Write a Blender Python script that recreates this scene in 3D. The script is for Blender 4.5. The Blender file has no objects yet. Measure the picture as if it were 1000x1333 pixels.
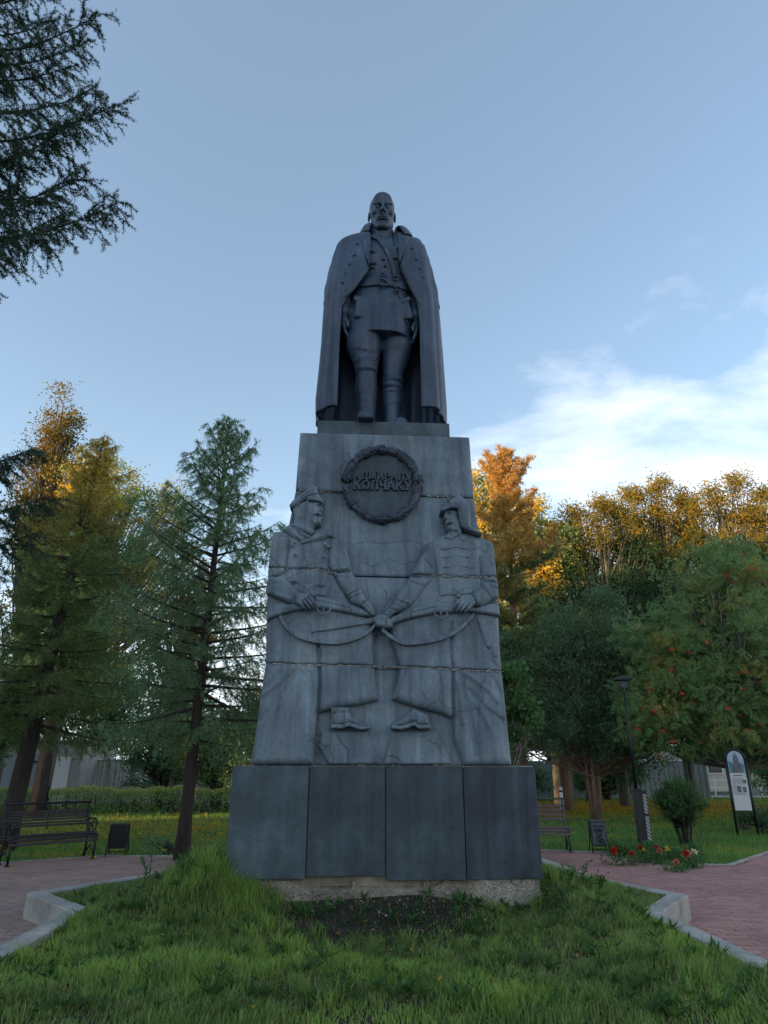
import bpy, math, random
import numpy as np
from mathutils import Vector, Matrix
from mathutils.geometry import delaunay_2d_cdt
R = math.radians
sc = bpy.context.scene
COL = sc.collection
rng = np.random.default_rng(7)
random.seed(7)

# ------------------------------------------------------------ camera
EYE = 1.55
FPX = 880.0                       # focal length in photo pixels (1000 x 1333)
PITCH = math.atan(333.5/FPX)
cam = bpy.data.cameras.new('camera')
cam.sensor_fit = 'VERTICAL'; cam.sensor_height = 36.0; cam.lens = FPX/1333*36.0
cam.clip_start = 0.05; cam.clip_end = 3000
camo = bpy.data.objects.new('camera', cam); COL.objects.link(camo)
camo.location = (0, 0, EYE); camo.rotation_euler = (R(90)+PITCH, 0, 0)
sc.camera = camo

# ------------------------------------------------------------ sky, sun, exposure
SUN_EL = R(9.0); SUN_AZ = math.atan2(-0.91, -0.41)
world = bpy.data.worlds.new('World'); sc.world = world; world.use_nodes = True
wn = world.node_tree; wn.nodes.clear()
def wnode(t, **k):
    n = wn.nodes.new(t)
    for a, b in k.items(): setattr(n, a, b)
    return n
def wlink(a, b): wn.links.new(a, b)
sky = wnode('ShaderNodeTexSky'); sky.sky_type = 'NISHITA'; sky.sun_disc = False
sky.sun_elevation = SUN_EL; sky.sun_rotation = SUN_AZ
sky.air_density = 1.0; sky.dust_density = 0.6; sky.ozone_density = 1.6
tc = wnode('ShaderNodeTexCoord')
sep = wnode('ShaderNodeSeparateXYZ'); wlink(tc.outputs['Generated'], sep.inputs[0])
def wmath(op, a, b=None, c=None, clamp=False):
    n = wnode('ShaderNodeMath', operation=op); n.use_clamp = clamp
    for i, v in enumerate((a, b, c)):
        if v is None: continue
        if isinstance(v, (int, float)): n.inputs[i].default_value = v
        else: wlink(v, n.inputs[i])
    return n.outputs[0]
zc = wmath('MAXIMUM', sep.outputs[2], 0.0)
den = wmath('ADD', zc, 0.16)
px_ = wmath('DIVIDE', sep.outputs[0], den); py_ = wmath('DIVIDE', sep.outputs[1], den)
cmb = wnode('ShaderNodeCombineXYZ'); wlink(px_, cmb.inputs[0]); wlink(wmath('MULTIPLY', py_, 1.0), cmb.inputs[1])
mp = wnode('ShaderNodeMapping'); wlink(cmb.outputs[0], mp.inputs[0])
mp.inputs['Location'].default_value = (3.35, 1.2, 0); mp.inputs['Rotation'].default_value = (0, 0, R(25))
mp.inputs['Scale'].default_value = (0.7, 1.15, 1)
nz = wnode('ShaderNodeTexNoise'); nz.inputs['Scale'].default_value = 1.9; nz.inputs['Detail'].default_value = 12
nz.inputs['Roughness'].default_value = 0.62; nz.inputs['Distortion'].default_value = 0.35
wlink(mp.outputs[0], nz.inputs['Vector'])
# a bank of cloud low in the sky to the north-east, thinning upwards
dirx = wmath('MULTIPLY', sep.outputs[0], 1.0)
bank = wmath('SUBTRACT', wmath('MULTIPLY', sep.outputs[0], 0.42), wmath('MULTIPLY', zc, 0.55))
thr = wmath('ADD', nz.outputs[0], wmath('ADD', bank, -0.375))
thr = wmath('ADD', thr, wmath('MULTIPLY', wmath('MAXIMUM', wmath('SUBTRACT', 0.50, zc), 0.0), 0.62))
cm = wmath('MULTIPLY', thr, 2.5, clamp=True)
cm = wmath('MULTIPLY', cm, wmath('SUBTRACT', 1.0, wmath('MULTIPLY', wmath('SUBTRACT', zc, 0.50), 4.5, clamp=True), clamp=True))
cm = wmath('SMOOTH_MIN', cm, 0.86, 0.1)
hz = wmath('POWER', wmath('SUBTRACT', 1.0, zc, clamp=True), 4.5)
mixh = wnode('ShaderNodeMixRGB'); wlink(wmath('MULTIPLY_ADD', hz, 0.70, 0.14), mixh.inputs[0])
wlink(sky.outputs[0], mixh.inputs[1]); mixh.inputs[2].default_value = (2.75, 3.35, 3.95, 1)
mixc = wnode('ShaderNodeMixRGB'); wlink(cm, mixc.inputs[0])
wlink(mixh.outputs[0], mixc.inputs[1]); mixc.inputs[2].default_value = (4.35, 4.45, 4.75, 1)
bg = wnode('ShaderNodeBackground'); bg.inputs[1].default_value = 0.097
wlink(mixc.outputs[0], bg.inputs[0])
wo = wnode('ShaderNodeOutputWorld'); wlink(bg.outputs[0], wo.inputs[0])

sl = bpy.data.lights.new('sun', 'SUN'); sl.energy = 2.7; sl.angle = R(0.6); sl.color = (1.0, 0.62, 0.30)
so = bpy.data.objects.new('sun', sl); COL.objects.link(so)
sdir = Vector((math.sin(SUN_AZ)*math.cos(SUN_EL), math.cos(SUN_AZ)*math.cos(SUN_EL), math.sin(SUN_EL)))
so.rotation_euler = (-sdir).to_track_quat('-Z', 'Y').to_euler(); so.location = sdir*60
vs = sc.view_settings
vs.view_transform = 'Standard'; vs.look = 'None'; vs.gamma = 1.0; vs.use_curve_mapping = False
vs.exposure = 1.86

# ------------------------------------------------------------ helpers: meshes
class Acc:
    def __init__(s): s.V = []; s.F3 = []; s.F4 = []; s.n = 0
    def add(s, V, F):
        V = np.asarray(V, dtype=np.float64).reshape(-1, 3); F = np.asarray(F, dtype=np.int64)
        if len(F) == 0: return
        (s.F3 if F.shape[1] == 3 else s.F4).append(F+s.n); s.V.append(V); s.n += len(V)
    def add34(s, V, F3, F4):
        V = np.asarray(V, dtype=np.float64).reshape(-1, 3)
        if len(F3): s.F3.append(np.asarray(F3)+s.n)
        if len(F4): s.F4.append(np.asarray(F4)+s.n)
        s.V.append(V); s.n += len(V)
    def mesh(s, name, smooth=False):
        V = np.concatenate(s.V)
        f3 = np.concatenate(s.F3) if s.F3 else np.zeros((0, 3), int)
        f4 = np.concatenate(s.F4) if s.F4 else np.zeros((0, 4), int)
        me = bpy.data.meshes.new(name)
        me.vertices.add(len(V)); me.vertices.foreach_set('co', V.astype(np.float32).ravel())
        me.loops.add(len(f3)*3+len(f4)*4)
        me.loops.foreach_set('vertex_index', np.concatenate([f3.ravel(), f4.ravel()]).astype(np.int32))
        me.polygons.add(len(f3)+len(f4))
        st = np.concatenate([np.arange(len(f3))*3, len(f3)*3+np.arange(len(f4))*4])
        me.polygons.foreach_set('loop_start', st.astype(np.int32))
        try: me.polygons.foreach_set('loop_total', np.concatenate([np.full(len(f3), 3), np.full(len(f4), 4)]).astype(np.int32))
        except Exception: pass
        me.polygons.foreach_set('use_smooth', np.full(len(f3)+len(f4), smooth))
        me.update(calc_edges=True); me.validate()
        return me
    def build(s, name, mat, parent=None, smooth=False, bevel=0, loc=None, rotz=0):
        me = s.mesh(name, smooth); me.materials.append(mat)
        return link(name, me, parent, bevel, loc, rotz)
def link(name, me, parent=None, bevel=0, loc=None, rotz=0):
    o = bpy.data.objects.new(name, me); COL.objects.link(o)
    if parent is not None: o.parent = parent
    if loc is not None: o.location = loc
    if rotz: o.rotation_euler = (0, 0, rotz)
    if bevel:
        m = o.modifiers.new('bevel', 'BEVEL'); m.width = bevel; m.segments = 2; m.limit_method = 'ANGLE'
    return o
def thing(name, label, cat, loc=(0, 0, 0), rotz=0, group=None):
    o = bpy.data.objects.new(name, None); COL.objects.link(o); o.empty_display_size = .1
    o.location = loc; o.rotation_euler = (0, 0, rotz); o['label'] = label; o['category'] = cat
    if group: o['group'] = group
    return o
def tag(o, label=None, cat=None, group=None, kind=None):
    for k, v in (('label', label), ('category', cat), ('group', group), ('kind', kind)):
        if v: o[k] = v
    return o
def copy_tree(o, parent=None):
    c = o.copy(); COL.objects.link(c)
    if parent is not None: c.parent = parent
    for ch in list(o.children): copy_tree(ch, c)
    return c
BF = np.array([(0, 3, 2, 1), (4, 5, 6, 7), (0, 1, 5, 4), (1, 2, 6, 5), (2, 3, 7, 6), (3, 0, 4, 7)])
def box(a, c, s, rz=0, rx=0, ry=0, taper=(1, 1)):
    hx, hy, hz_ = s[0]/2, s[1]/2, s[2]/2; t0, t1 = taper
    V = np.array([(-hx, -hy, -hz_), (hx, -hy, -hz_), (hx, hy, -hz_), (-hx, hy, -hz_),
                  (-hx*t0, -hy*t1, hz_), (hx*t0, -hy*t1, hz_), (hx*t0, hy*t1, hz_), (-hx*t0, hy*t1, hz_)])
    if rx or ry or rz:
        m = np.array((Matrix.Rotation(rz, 3, 'Z') @ Matrix.Rotation(ry, 3, 'Y') @ Matrix.Rotation(rx, 3, 'X')))
        V = V @ m.T
    a.add(V+np.array(c), BF)
def one_box(name, mat, parent, c, s, rz=0, rx=0, ry=0, bevel=.004, taper=(1, 1)):
    a = Acc(); box(a, (0, 0, 0), s, rz, rx, ry, taper)
    return a.build(name, mat, parent, bevel=bevel, loc=c)
def tube(a, P, r, n=6, cap=True, closed=False):
    P = np.asarray(P, float); m = len(P); r = np.broadcast_to(np.asarray(r, float), (m,))
    T = np.gradient(P, axis=0)
    if closed: T = np.roll(P, -1, 0)-np.roll(P, 1, 0)
    T /= np.linalg.norm(T, axis=1)[:, None]+1e-9
    up = np.array([0, 0, 1.0]) if abs(T[:, 2]).mean() < .8 else np.array([1.0, 0, 0])
    A = np.cross(T, up); A /= np.linalg.norm(A, axis=1)[:, None]+1e-9; B = np.cross(T, A)
    th = np.arange(n)*2*math.pi/n
    V = P[:, None, :]+r[:, None, None]*(np.cos(th)[None, :, None]*A[:, None, :]+np.sin(th)[None, :, None]*B[:, None, :])
    V = V.reshape(-1, 3); F = []
    for i in range(m if closed else m-1):
        i2 = (i+1) % m
        for j in range(n):
            k = (j+1) % n; F.append((i*n+j, i*n+k, i2*n+k, i2*n+j))
    F3 = []
    if cap and not closed:
        V = np.vstack([V, P[0], P[-1]])
        for j in range(n):
            k = (j+1) % n; F3.append((m*n, k, j)); F3.append((m*n+1, (m-1)*n+j, (m-1)*n+k))
    a.add34(V, F3, F)
def sphere(a, c, r, n=8, m=6):
    r = np.broadcast_to(np.asarray(r, float), (3,)); V = []; F4 = []; F3 = []
    for i in range(1, m):
        p = math.pi*i/m
        for j in range(n):
            t = 2*math.pi*j/n; V.append((math.sin(p)*math.cos(t), math.sin(p)*math.sin(t), math.cos(p)))
    V += [(0, 0, 1), (0, 0, -1)]; b = (m-1)*n
    for i in range(m-2):
        for j in range(n): k = (j+1) % n; F4.append((i*n+j, (i+1)*n+j, (i+1)*n+k, i*n+k))
    for j in range(n): k = (j+1) % n; F3.append((b, j, k)); F3.append((b+1, (m-2)*n+k, (m-2)*n+j))
    a.add34(np.array(V)*r+np.array(c), F3, F4)
def lathe(a, prof, n=16, c=(0, 0, 0), sx=1, sy=1):
    V = []; F = []
    for (r, z) in prof:
        for j in range(n):
            t = 2*math.pi*j/n; V.append((c[0]+r*sx*math.cos(t), c[1]+r*sy*math.sin(t), c[2]+z))
    for i in range(len(prof)-1):
        for j in range(n): k = (j+1) % n; F.append((i*n+j, i*n+k, (i+1)*n+k, (i+1)*n+j))
    a.add(V, F)
def norm(v): return v/(np.linalg.norm(v, axis=-1, keepdims=True)+1e-9)

# photo pixel -> world rays (used only to measure where real things stand)
CP, SP = math.cos(PITCH), math.sin(PITCH)
def ray(x, y):
    u = np.asarray(x, float)-500; v = 666.5-np.asarray(y, float)
    return u, FPX*CP-v*SP, FPX*SP+v*CP
def gpt(x, y, z=0):
    a, b, c = ray(x, y); t = (z-EYE)/c; return float(a*t), float(b*t)
def at(x, y, Y):
    a, b, c = ray(x, y); t = Y/b; return Vector((float(a*t), Y, float(EYE+c*t)))
YAW = R(3.0); MY = 7.7; CY, SY = math.cos(YAW), math.sin(YAW)
def mon(x, y, a, b=0.0):
    r0, r1, r2 = ray(x, y)
    t = (a+b*EYE+CY*MY)/(-SY*r0+CY*r1-b*r2)
    X, Y, Z = r0*t, r1*t, EYE+r2*t
    return CY*X+SY*(Y-MY), -SY*X+CY*(Y-MY), Z
def mworld(x, y, z): return Vector((CY*x-SY*y, MY+SY*x+CY*y, z))

# ------------------------------------------------------------ helpers: materials
def mat_new(name):
    m = bpy.data.materials.new(name); m.use_nodes = True; nt = m.node_tree; nt.nodes.clear()
    out = nt.nodes.new('ShaderNodeOutputMaterial'); p = nt.nodes.new('ShaderNodeBsdfPrincipled')
    nt.links.new(p.outputs[0], out.inputs[0]); return m, nt, p, out
def N(nt, t, **k):
    n = nt.nodes.new(t)
    for a, b in k.items():
        if a in n.inputs.keys(): n.inputs[a].default_value = b
        else: setattr(n, a, b)
    return n
def noise(nt, scale, detail=4, rough=.55, vec=None, stretch=None, dist=0):
    tcn = nt.nodes.new('ShaderNodeTexCoord'); v = tcn.outputs['Object']
    if stretch:
        mpn = nt.nodes.new('ShaderNodeMapping'); mpn.inputs['Scale'].default_value = stretch
        nt.links.new(v, mpn.inputs[0]); v = mpn.outputs[0]
    n = N(nt, 'ShaderNodeTexNoise', Scale=scale, Detail=detail, Roughness=rough, Distortion=dist)
    nt.links.new(v, n.inputs['Vector']); return n.outputs[0]
def ramp(nt, fac, stops):
    r = nt.nodes.new('ShaderNodeValToRGB'); e = r.color_ramp.elements
    while len(e) < len(stops): e.new(0.5)
    for i, (p, c) in enumerate(stops):
        e[i].position = p; e[i].color = (c[0], c[1], c[2], 1) if not isinstance(c, (int, float)) else (c, c, c, 1)
    nt.links.new(fac, r.inputs[0]); return r.outputs[0]
def mixc_(nt, f, a, b, mode='MIX'):
    n = nt.nodes.new('ShaderNodeMixRGB'); n.blend_type = mode
    for i, v in enumerate((f, a, b)):
        if isinstance(v, (int, float)): n.inputs[i].default_value = v if i == 0 else (v, v, v, 1)
        elif isinstance(v, tuple): n.inputs[i].default_value = (*v, 1)
        else: nt.links.new(v, n.inputs[i])
    return n.outputs[0]
def bump(nt, p, h, strength=.4, dist=.01):
    b = N(nt, 'ShaderNodeBump', Strength=strength, Distance=dist); nt.links.new(h, b.inputs['Height'])
    nt.links.new(b.outputs[0], p.inputs['Normal'])
def simple(name, c, rough=.7, metal=0, var=.25, scale=8, bmp=.25, stretch=None, c2=None, bd=.004):
    m, nt, p, o = mat_new(name); f = noise(nt, scale, 6, .6, stretch=stretch)
    c2 = c2 or tuple(v*(1-var) for v in c); c1 = tuple(min(1, v*(1+var*.6)) for v in c)
    nt.links.new(ramp(nt, f, [(.3, c2), (.7, c1)]), p.inputs['Base Color'])
    p.inputs['Roughness'].default_value = rough; p.inputs['Metallic'].default_value = metal
    if bmp: bump(nt, p, noise(nt, scale*6, 4, .6, stretch=stretch), bmp, bd)
    return m
def leafmat(name, cols, trans=.35, rough=.6, big=.6, bigcols=None, thr=(.45, .6), zgrad=None):
    """per leaf colour variety; a second palette takes over in large patches and, with zgrad, towards the top of the crown (autumn colour, and low sun put into the colour)"""
    m, nt, p, out = mat_new(name)
    g = nt.nodes.new('ShaderNodeNewGeometry')
    c = ramp(nt, g.outputs['Random Per Island'], [(i/max(1, len(cols)-1), q) for i, q in enumerate(cols)])
    if bigcols:
        c2 = ramp(nt, g.outputs['Random Per Island'], [(i/max(1, len(bigcols)-1), q) for i, q in enumerate(bigcols)])
        f = noise(nt, big, 3, .6)
        if zgrad:
            tcn = nt.nodes.new('ShaderNodeTexCoord'); sx = nt.nodes.new('ShaderNodeSeparateXYZ')
            nt.links.new(tcn.outputs['Object'], sx.inputs[0])
            mr = N(nt, 'ShaderNodeMapRange'); nt.links.new(sx.outputs[2], mr.inputs[0])
            mr.inputs[1].default_value = zgrad[0]; mr.inputs[2].default_value = zgrad[1]
            mr.inputs[3].default_value = -.25; mr.inputs[4].default_value = .25
            ad = N(nt, 'ShaderNodeMath', operation='ADD'); nt.links.new(f, ad.inputs[0]); nt.links.new(mr.outputs[0], ad.inputs[1]); f = ad.outputs[0]
        c = mixc_(nt, ramp(nt, f, [(thr[0], 0.0), (thr[1], 1.0)]), c, c2)
    nt.links.new(c, p.inputs['Base Color']); p.inputs['Roughness'].default_value = rough
    p.inputs['Specular IOR Level'].default_value = .25
    t = nt.nodes.new('ShaderNodeBsdfTranslucent'); nt.links.new(c, t.inputs[0])
    mx = nt.nodes.new('ShaderNodeMixShader'); mx.inputs[0].default_value = min(.55, trans+.12)
    nt.links.new(p.outputs[0], mx.inputs[1]); nt.links.new(t.outputs[0], mx.inputs[2]); nt.links.new(mx.outputs[0], out.inputs[0])
    return m

def stone_mat(name, base, dark, light, cracks=True, speck=0, gloss=.55, streak=.6, bs=.5):
    m, nt, p, o = mat_new(name)
    f1 = noise(nt, 1.6, 8, .62); f2 = noise(nt, 1.0, 7, .6, stretch=(9, 9, .55)); f3 = noise(nt, 24, 5, .65)
    c = ramp(nt, f1, [(.32, dark), (.52, base), (.72, light)])
    s = ramp(nt, f2, [(.36, 0.42), (.46, .82), (.52, 1.0), (.58, 1.0), (.68, 1.6)])
    c = mixc_(nt, streak, c, s, 'MULTIPLY')
    c = mixc_(nt, .5, c, ramp(nt, f3, [(.3, .7), (.7, 1.2)]), 'MULTIPLY')
    f6 = noise(nt, 3.2, 8, .7, stretch=(1, 1, .6), dist=.5); c = mixc_(nt, .75, c, ramp(nt, f6, [(.34, .68), (.48, 1.0), (.6, 1.0), (.68, 1.38)]), 'MULTIPLY')
    h = f3
    if speck:
        f5 = noise(nt, 160, 2, .7); c = mixc_(nt, speck, c, ramp(nt, f5, [(.42, .45), (.62, 1.9)]), 'MULTIPLY')
    if cracks:
        tcn = nt.nodes.new('ShaderNodeTexCoord')
        nn = N(nt, 'ShaderNodeTexNoise', Scale=3.0, Detail=6); nt.links.new(tcn.outputs['Object'], nn.inputs['Vector'])
        ad = nt.nodes.new('ShaderNodeMixRGB'); ad.blend_type = 'ADD'; ad.inputs[0].default_value = .35
        nt.links.new(tcn.outputs['Object'], ad.inputs[1]); nt.links.new(nn.outputs['Color'], ad.inputs[2])
        vo = N(nt, 'ShaderNodeTexVoronoi', feature='DISTANCE_TO_EDGE', Scale=2.1); nt.links.new(ad.outputs[0], vo.inputs['Vector'])
        ln = ramp(nt, vo.outputs['Distance'], [(.0, 0.0), (.022, 1.0)])
        mk = ramp(nt, noise(nt, 1.1, 3, .5), [(.5, 0.0), (.58, 1.0)])
        lm = mixc_(nt, mk, 1.0, ln)
        c = mixc_(nt, .6, c, lm, 'MULTIPLY')
        h = mixc_(nt, .3, h, lm)
        # a few rusty and limy runs
        ru = ramp(nt, noise(nt, 1.0, 6, .6, stretch=(7, 7, .9), dist=.4), [(.71, 0.0), (.78, .5)])
        c = mixc_(nt, ru, c, (.30, .25, .19))
    nt.links.new(c, p.inputs['Base Color']); p.inputs['Roughness'].default_value = gloss
    bump(nt, p, h, bs, .012); return m

M = {}
M['concrete'] = stone_mat('painted_concrete', (0.132, 0.180, 0.216), (0.078, 0.111, 0.144), (0.191, 0.241, 0.267), gloss=.6)
M['granite'] = stone_mat('granite_panel', (0.029, 0.050, 0.063), (0.014, 0.025, 0.032), (0.055, 0.089, 0.106), cracks=False, speck=.35, gloss=.62, streak=.5, bs=.15)
M['granite_rough'] = stone_mat('rough_granite', (0.046, 0.075, 0.090), (0.020, 0.033, 0.044), (0.087, 0.132, 0.154), cracks=False, speck=.8, gloss=.6, streak=.35, bs=.15)
M['granite_wet'] = stone_mat('streaked_granite', (0.022, 0.039, 0.054), (0.006, 0.013, 0.022), (0.043, 0.071, 0.091), cracks=False, speck=.3, gloss=.6, streak=.98, bs=.15)
M['found'] = stone_mat('old_foundation', (0.260, 0.234, 0.182), (0.130, 0.117, 0.091), (0.416, 0.390, 0.338), cracks=True, gloss=.9, streak=.35)
M['bronze'] = stone_mat('dark_bronze', (0.034, 0.062, 0.105), (0.020, 0.042, 0.081), (0.059, 0.096, 0.150), cracks=False, gloss=.5, streak=.85)
M['wreath'] = stone_mat('wreath_bronze', (0.043, 0.061, 0.091), (0.022, 0.036, 0.059), (0.071, 0.094, 0.126), cracks=False, gloss=.5, streak=.3)
M['kerb'] = stone_mat('kerb_granite', (0.318, 0.310, 0.279), (0.212, 0.210, 0.186), (0.424, 0.400, 0.353), cracks=False, speck=.35, gloss=.8, streak=.2)
M['joint'] = simple('paving_joint', (.15, .10, .092), .95)
M['soil'] = simple('dark_soil', (.028, .022, .016), .95, var=.5, scale=14, bmp=1, bd=.03)
M['turf'] = simple('turf_soil', (.040, .060, .022), .95, var=.5, scale=3, bmp=.6, bd=.03)
M['bark'] = simple('bark', (.045, .036, .030), .95, var=.5, scale=5, bmp=1, bd=.03, stretch=(3, 3, .6))
M['bark_pine'] = simple('pine_bark', (.20, .125, .085), .9, var=.5, scale=5, bmp=.9, bd=.02, stretch=(3, 3, .6))
M['bark_grey'] = simple('grey_bark', (.16, .155, .13), .9, var=.45, scale=5, bmp=.7, bd=.015, stretch=(3, 3, .6))
M['iron'] = simple('black_iron', (0.014, 0.017, 0.019), .45, metal=.3, var=.4)
M['green_iron'] = simple('green_iron', (.018, .045, .038), .45, var=.3)
M['slat_dark'] = simple('dark_slat', (.020, .018, .021), .55, var=.5, scale=4, stretch=(1, 12, 12))
M['slat_red'] = simple('worn_slat', (.105, .070, .066), .6, var=.5, scale=4, stretch=(1, 12, 12))
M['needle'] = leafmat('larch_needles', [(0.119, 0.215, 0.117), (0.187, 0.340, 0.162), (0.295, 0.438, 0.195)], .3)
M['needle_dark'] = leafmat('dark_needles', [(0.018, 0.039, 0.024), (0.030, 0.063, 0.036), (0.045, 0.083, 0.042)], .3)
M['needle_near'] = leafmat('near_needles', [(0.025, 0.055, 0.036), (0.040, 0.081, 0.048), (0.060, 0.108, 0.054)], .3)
M['needle_gold'] = leafmat('sun_topped_needles', [(0.107, 0.176, 0.057), (0.160, 0.254, 0.081), (0.248, 0.321, 0.097)], .35, big=.35,
                           bigcols=[(0.462, 0.373, 0.064), (0.711, 0.508, 0.081), (0.355, 0.338, 0.081)], thr=(.45, .62), zgrad=(4.5, 9.5))  # yellow top is low sunlight put into the needle colour
M['pine'] = leafmat('pine_needles', [(0.107, 0.166, 0.069), (0.161, 0.240, 0.089), (0.230, 0.292, 0.103)], .3, big=.5,
                    bigcols=[(0.536, 0.364, 0.103), (0.766, 0.438, 0.122), (0.344, 0.311, 0.103)], thr=(.42, .6), zgrad=(5, 12))  # orange growing upwards paints the low sun onto the crown
M['poplar'] = leafmat('poplar_leaves', [(0.128, 0.244, 0.116), (0.202, 0.331, 0.149), (0.292, 0.402, 0.164)], .4, big=.35,
                      bigcols=[(0.876, 0.521, 0.068), (0.900, 0.628, 0.068), (0.512, 0.452, 0.099)], thr=(.47, .6))
M['poplar_gold'] = leafmat('golden_poplar_leaves', [(0.255, 0.170, 0.020), (0.170, 0.140, 0.025), (0.306, 0.180, 0.015)], .4, big=.5,
                           bigcols=[(0.076, 0.100, 0.030), (0.111, 0.120, 0.030)], thr=(.5, .62))  # gold of the low sun put into the leaf colour
M['ash'] = leafmat('ash_leaves', [(.10, .13, .045), (0.032, 0.103, 0.053), (0.052, 0.146, 0.065), (0.088, 0.177, 0.061)], .4, big=.4,
                   bigcols=[(0.427, 0.267, 0.030), (0.326, 0.267, 0.041), (0.163, 0.213, 0.052), (0.502, 0.302, 0.030)], thr=(.50, .70), zgrad=(7, 13.5))  # orange tops mix autumn yellowing with painted sunlight
M['rowan'] = leafmat('rowan_leaves', [(0.135, 0.255, 0.098), (0.184, 0.326, 0.123), (0.268, 0.372, 0.132)], .4, big=.8,
                     bigcols=[(0.366, 0.372, 0.111), (0.463, 0.372, 0.098)], thr=(.54, .68))
M['dark_leaf'] = leafmat('dark_leaves', [(0.081, 0.175, 0.081), (0.127, 0.245, 0.113), (0.169, 0.303, 0.134)], .35)
M['thuja'] = leafmat('juniper_foliage', [(0.076, 0.145, 0.077), (0.116, 0.206, 0.103), (0.162, 0.258, 0.124)], .25)
M['maple'] = leafmat('fresh_leaves', [(0.062, 0.152, 0.048), (0.097, 0.206, 0.068), (0.124, 0.235, 0.083)], .4)
M['bushleaf'] = leafmat('bush_leaves', [(0.051, 0.126, 0.043), (0.084, 0.182, 0.056), (0.126, 0.237, 0.074)], .35)
M['hedgeleaf'] = leafmat('hedge_leaves', [(0.185, 0.322, 0.117), (0.277, 0.438, 0.140), (0.393, 0.530, 0.185)], .35)
M['hedgetip'] = leafmat('hedge_tips', [(0.394, 0.457, 0.131), (0.589, 0.557, 0.163), (0.294, 0.426, 0.131)], .35)
M['grass'] = leafmat('grass_blades', [(0.062, 0.144, 0.036), (0.124, 0.228, 0.052), (0.190, 0.305, 0.076), (0.292, 0.337, 0.130), (0.146, 0.260, 0.058)], .35, rough=.5, big=1.1,
                     bigcols=[(0.181, 0.337, 0.058), (0.268, 0.422, 0.088), (0.365, 0.456, 0.114)], thr=(.46, .62))
M['grass_far'] = leafmat('lawn_blades', [(0.083, 0.217, 0.046), (0.139, 0.308, 0.064), (0.212, 0.388, 0.095)], .35, big=.5,
                         bigcols=[(0.284, 0.388, 0.064), (0.454, 0.410, 0.064)], thr=(.52, .66))
M['litter'] = leafmat('yellow_leaf_litter', [(0.468, 0.286, 0.026), (0.546, 0.338, 0.026), (0.325, 0.221, 0.039)], .3)
M['weed'] = leafmat('weed_leaves', [(0.046, 0.117, 0.033), (0.072, 0.163, 0.039)], .35)
M['berry'] = simple('red_berries', (.62, .07, .03), .4, bmp=0)
M['straw'] = leafmat('dry_blades', [(.20, .17, .07), (.28, .23, .11), (.14, .13, .05)], .3)
# ============================================================ THE SETTING
def poly_inside(poly, X, Y):
    X = np.asarray(X, float); Y = np.asarray(Y, float); ins = np.zeros(X.shape, bool); n = len(poly)
    for i in range(n):
        x0, y0 = poly[i]; x1, y1 = poly[(i+1) % n]
        if y0 == y1: continue
        c = ((y0 > Y) != (y1 > Y)) & (X < (x1-x0)*(Y-y0)/(y1-y0)+x0); ins ^= c
    return ins
def poly_dist(poly, X, Y, closed=True):
    X = np.asarray(X, float); Y = np.asarray(Y, float); d = np.full(X.shape, 1e9); n = len(poly)
    for i in range(n if closed else n-1):
        ax, ay = poly[i]; bx, by = poly[(i+1) % n]; vx, vy = bx-ax, by-ay; L = vx*vx+vy*vy+1e-12
        t = np.clip(((X-ax)*vx+(Y-ay)*vy)/L, 0, 1); d = np.minimum(d, np.hypot(X-ax-t*vx, Y-ay-t*vy))
    return d
# outer line of the raised bed the monument stands in (metres)
BED = [(-2.80, 2.6), (-3.13, 7.66), (-4.0, 8.58), (-3.15, 9.95), (-2.6, 12.2), (2.4, 12.2), (2.75, 9.75), (3.36, 8.48), (2.72, 7.55), (2.95, 2.6)]
# edge of the paved square towards the lawns
PAVE = [(-16, -12), (-16, 11.0), (-9.2, 11.6), (-7.2, 12.9), (-5.3, 14.25), (-3.9, 14.2), (-3.2, 13.75), (-1.5, 16), (1.5, 16.4),
        (3.2, 15.25), (4.4, 14.75), (4.75, 13.9), (5.0, 13.1), (5.9, 12.95), (6.2, 13.3), (7.6, 14.9), (9.0, 15.6), (16, 15.8), (16, -12)]
def in_mon(x, y):            # world -> monument frame
    return CY*x+SY*(y-MY), -SY*x+CY*(y-MY)
def bed_h(x, y):
    lx, ly = in_mon(np.asarray(x, float), np.asarray(y, float))
    dx = np.maximum(np.abs(lx)-1.6, 0); dy = np.maximum(np.maximum(-ly, ly-2.6), 0); d = np.hypot(dx, dy)
    edge = np.clip(poly_dist(BED, x, y)/.9, 0, 1)
    side = np.clip((np.abs(lx)-1.45)/.3, 0, 1)*np.clip((ly+.9)/.8, 0, 1)
    h = .20+(.05+.21*side)*np.exp(-(d/.95)**2)*edge
    h = h+.17*np.exp(-((lx+1.80)/.75)**2-((ly-.35)/.7)**2)+.10*np.exp(-((lx+1.65)/.46)**2-((ly+.15)/.55)**2)
    h = h+.08*np.exp(-((lx-.03)/.85)**4-(ly/.5)**2)-.07*np.exp(-((lx-.03)/.95)**4-((ly+1.15)/.5)**2)
    h = h+.025*np.sin(x*2.1+1)*np.sin(y*1.7)+.012*np.sin(x*5.3)*np.sin(y*4.9+.6)
    return h
def sheet(name, poly, z, mat, kind='structure'):
    vs_, e, f, _, _, _ = delaunay_2d_cdt([Vector(p) for p in poly], [(i, (i+1) % len(poly)) for i in range(len(poly))], [], 1, 1e-5)
    a = Acc(); a.add([(v.x, v.y, z) for v in vs_], [tuple(t) for t in f if len(t) == 3])
    o = a.build(name, mat); o['kind'] = kind; return o
g = Acc(); g.add([(-900, -900, -.06), (900, -900, -.06), (900, 900, -.06), (-900, 900, -.06)], [(0, 1, 2, 3)])
ground = g.build('ground', M['turf']); ground['kind'] = 'structure'
pave = sheet('pavement', PAVE, -.012, M['joint'])

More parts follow.
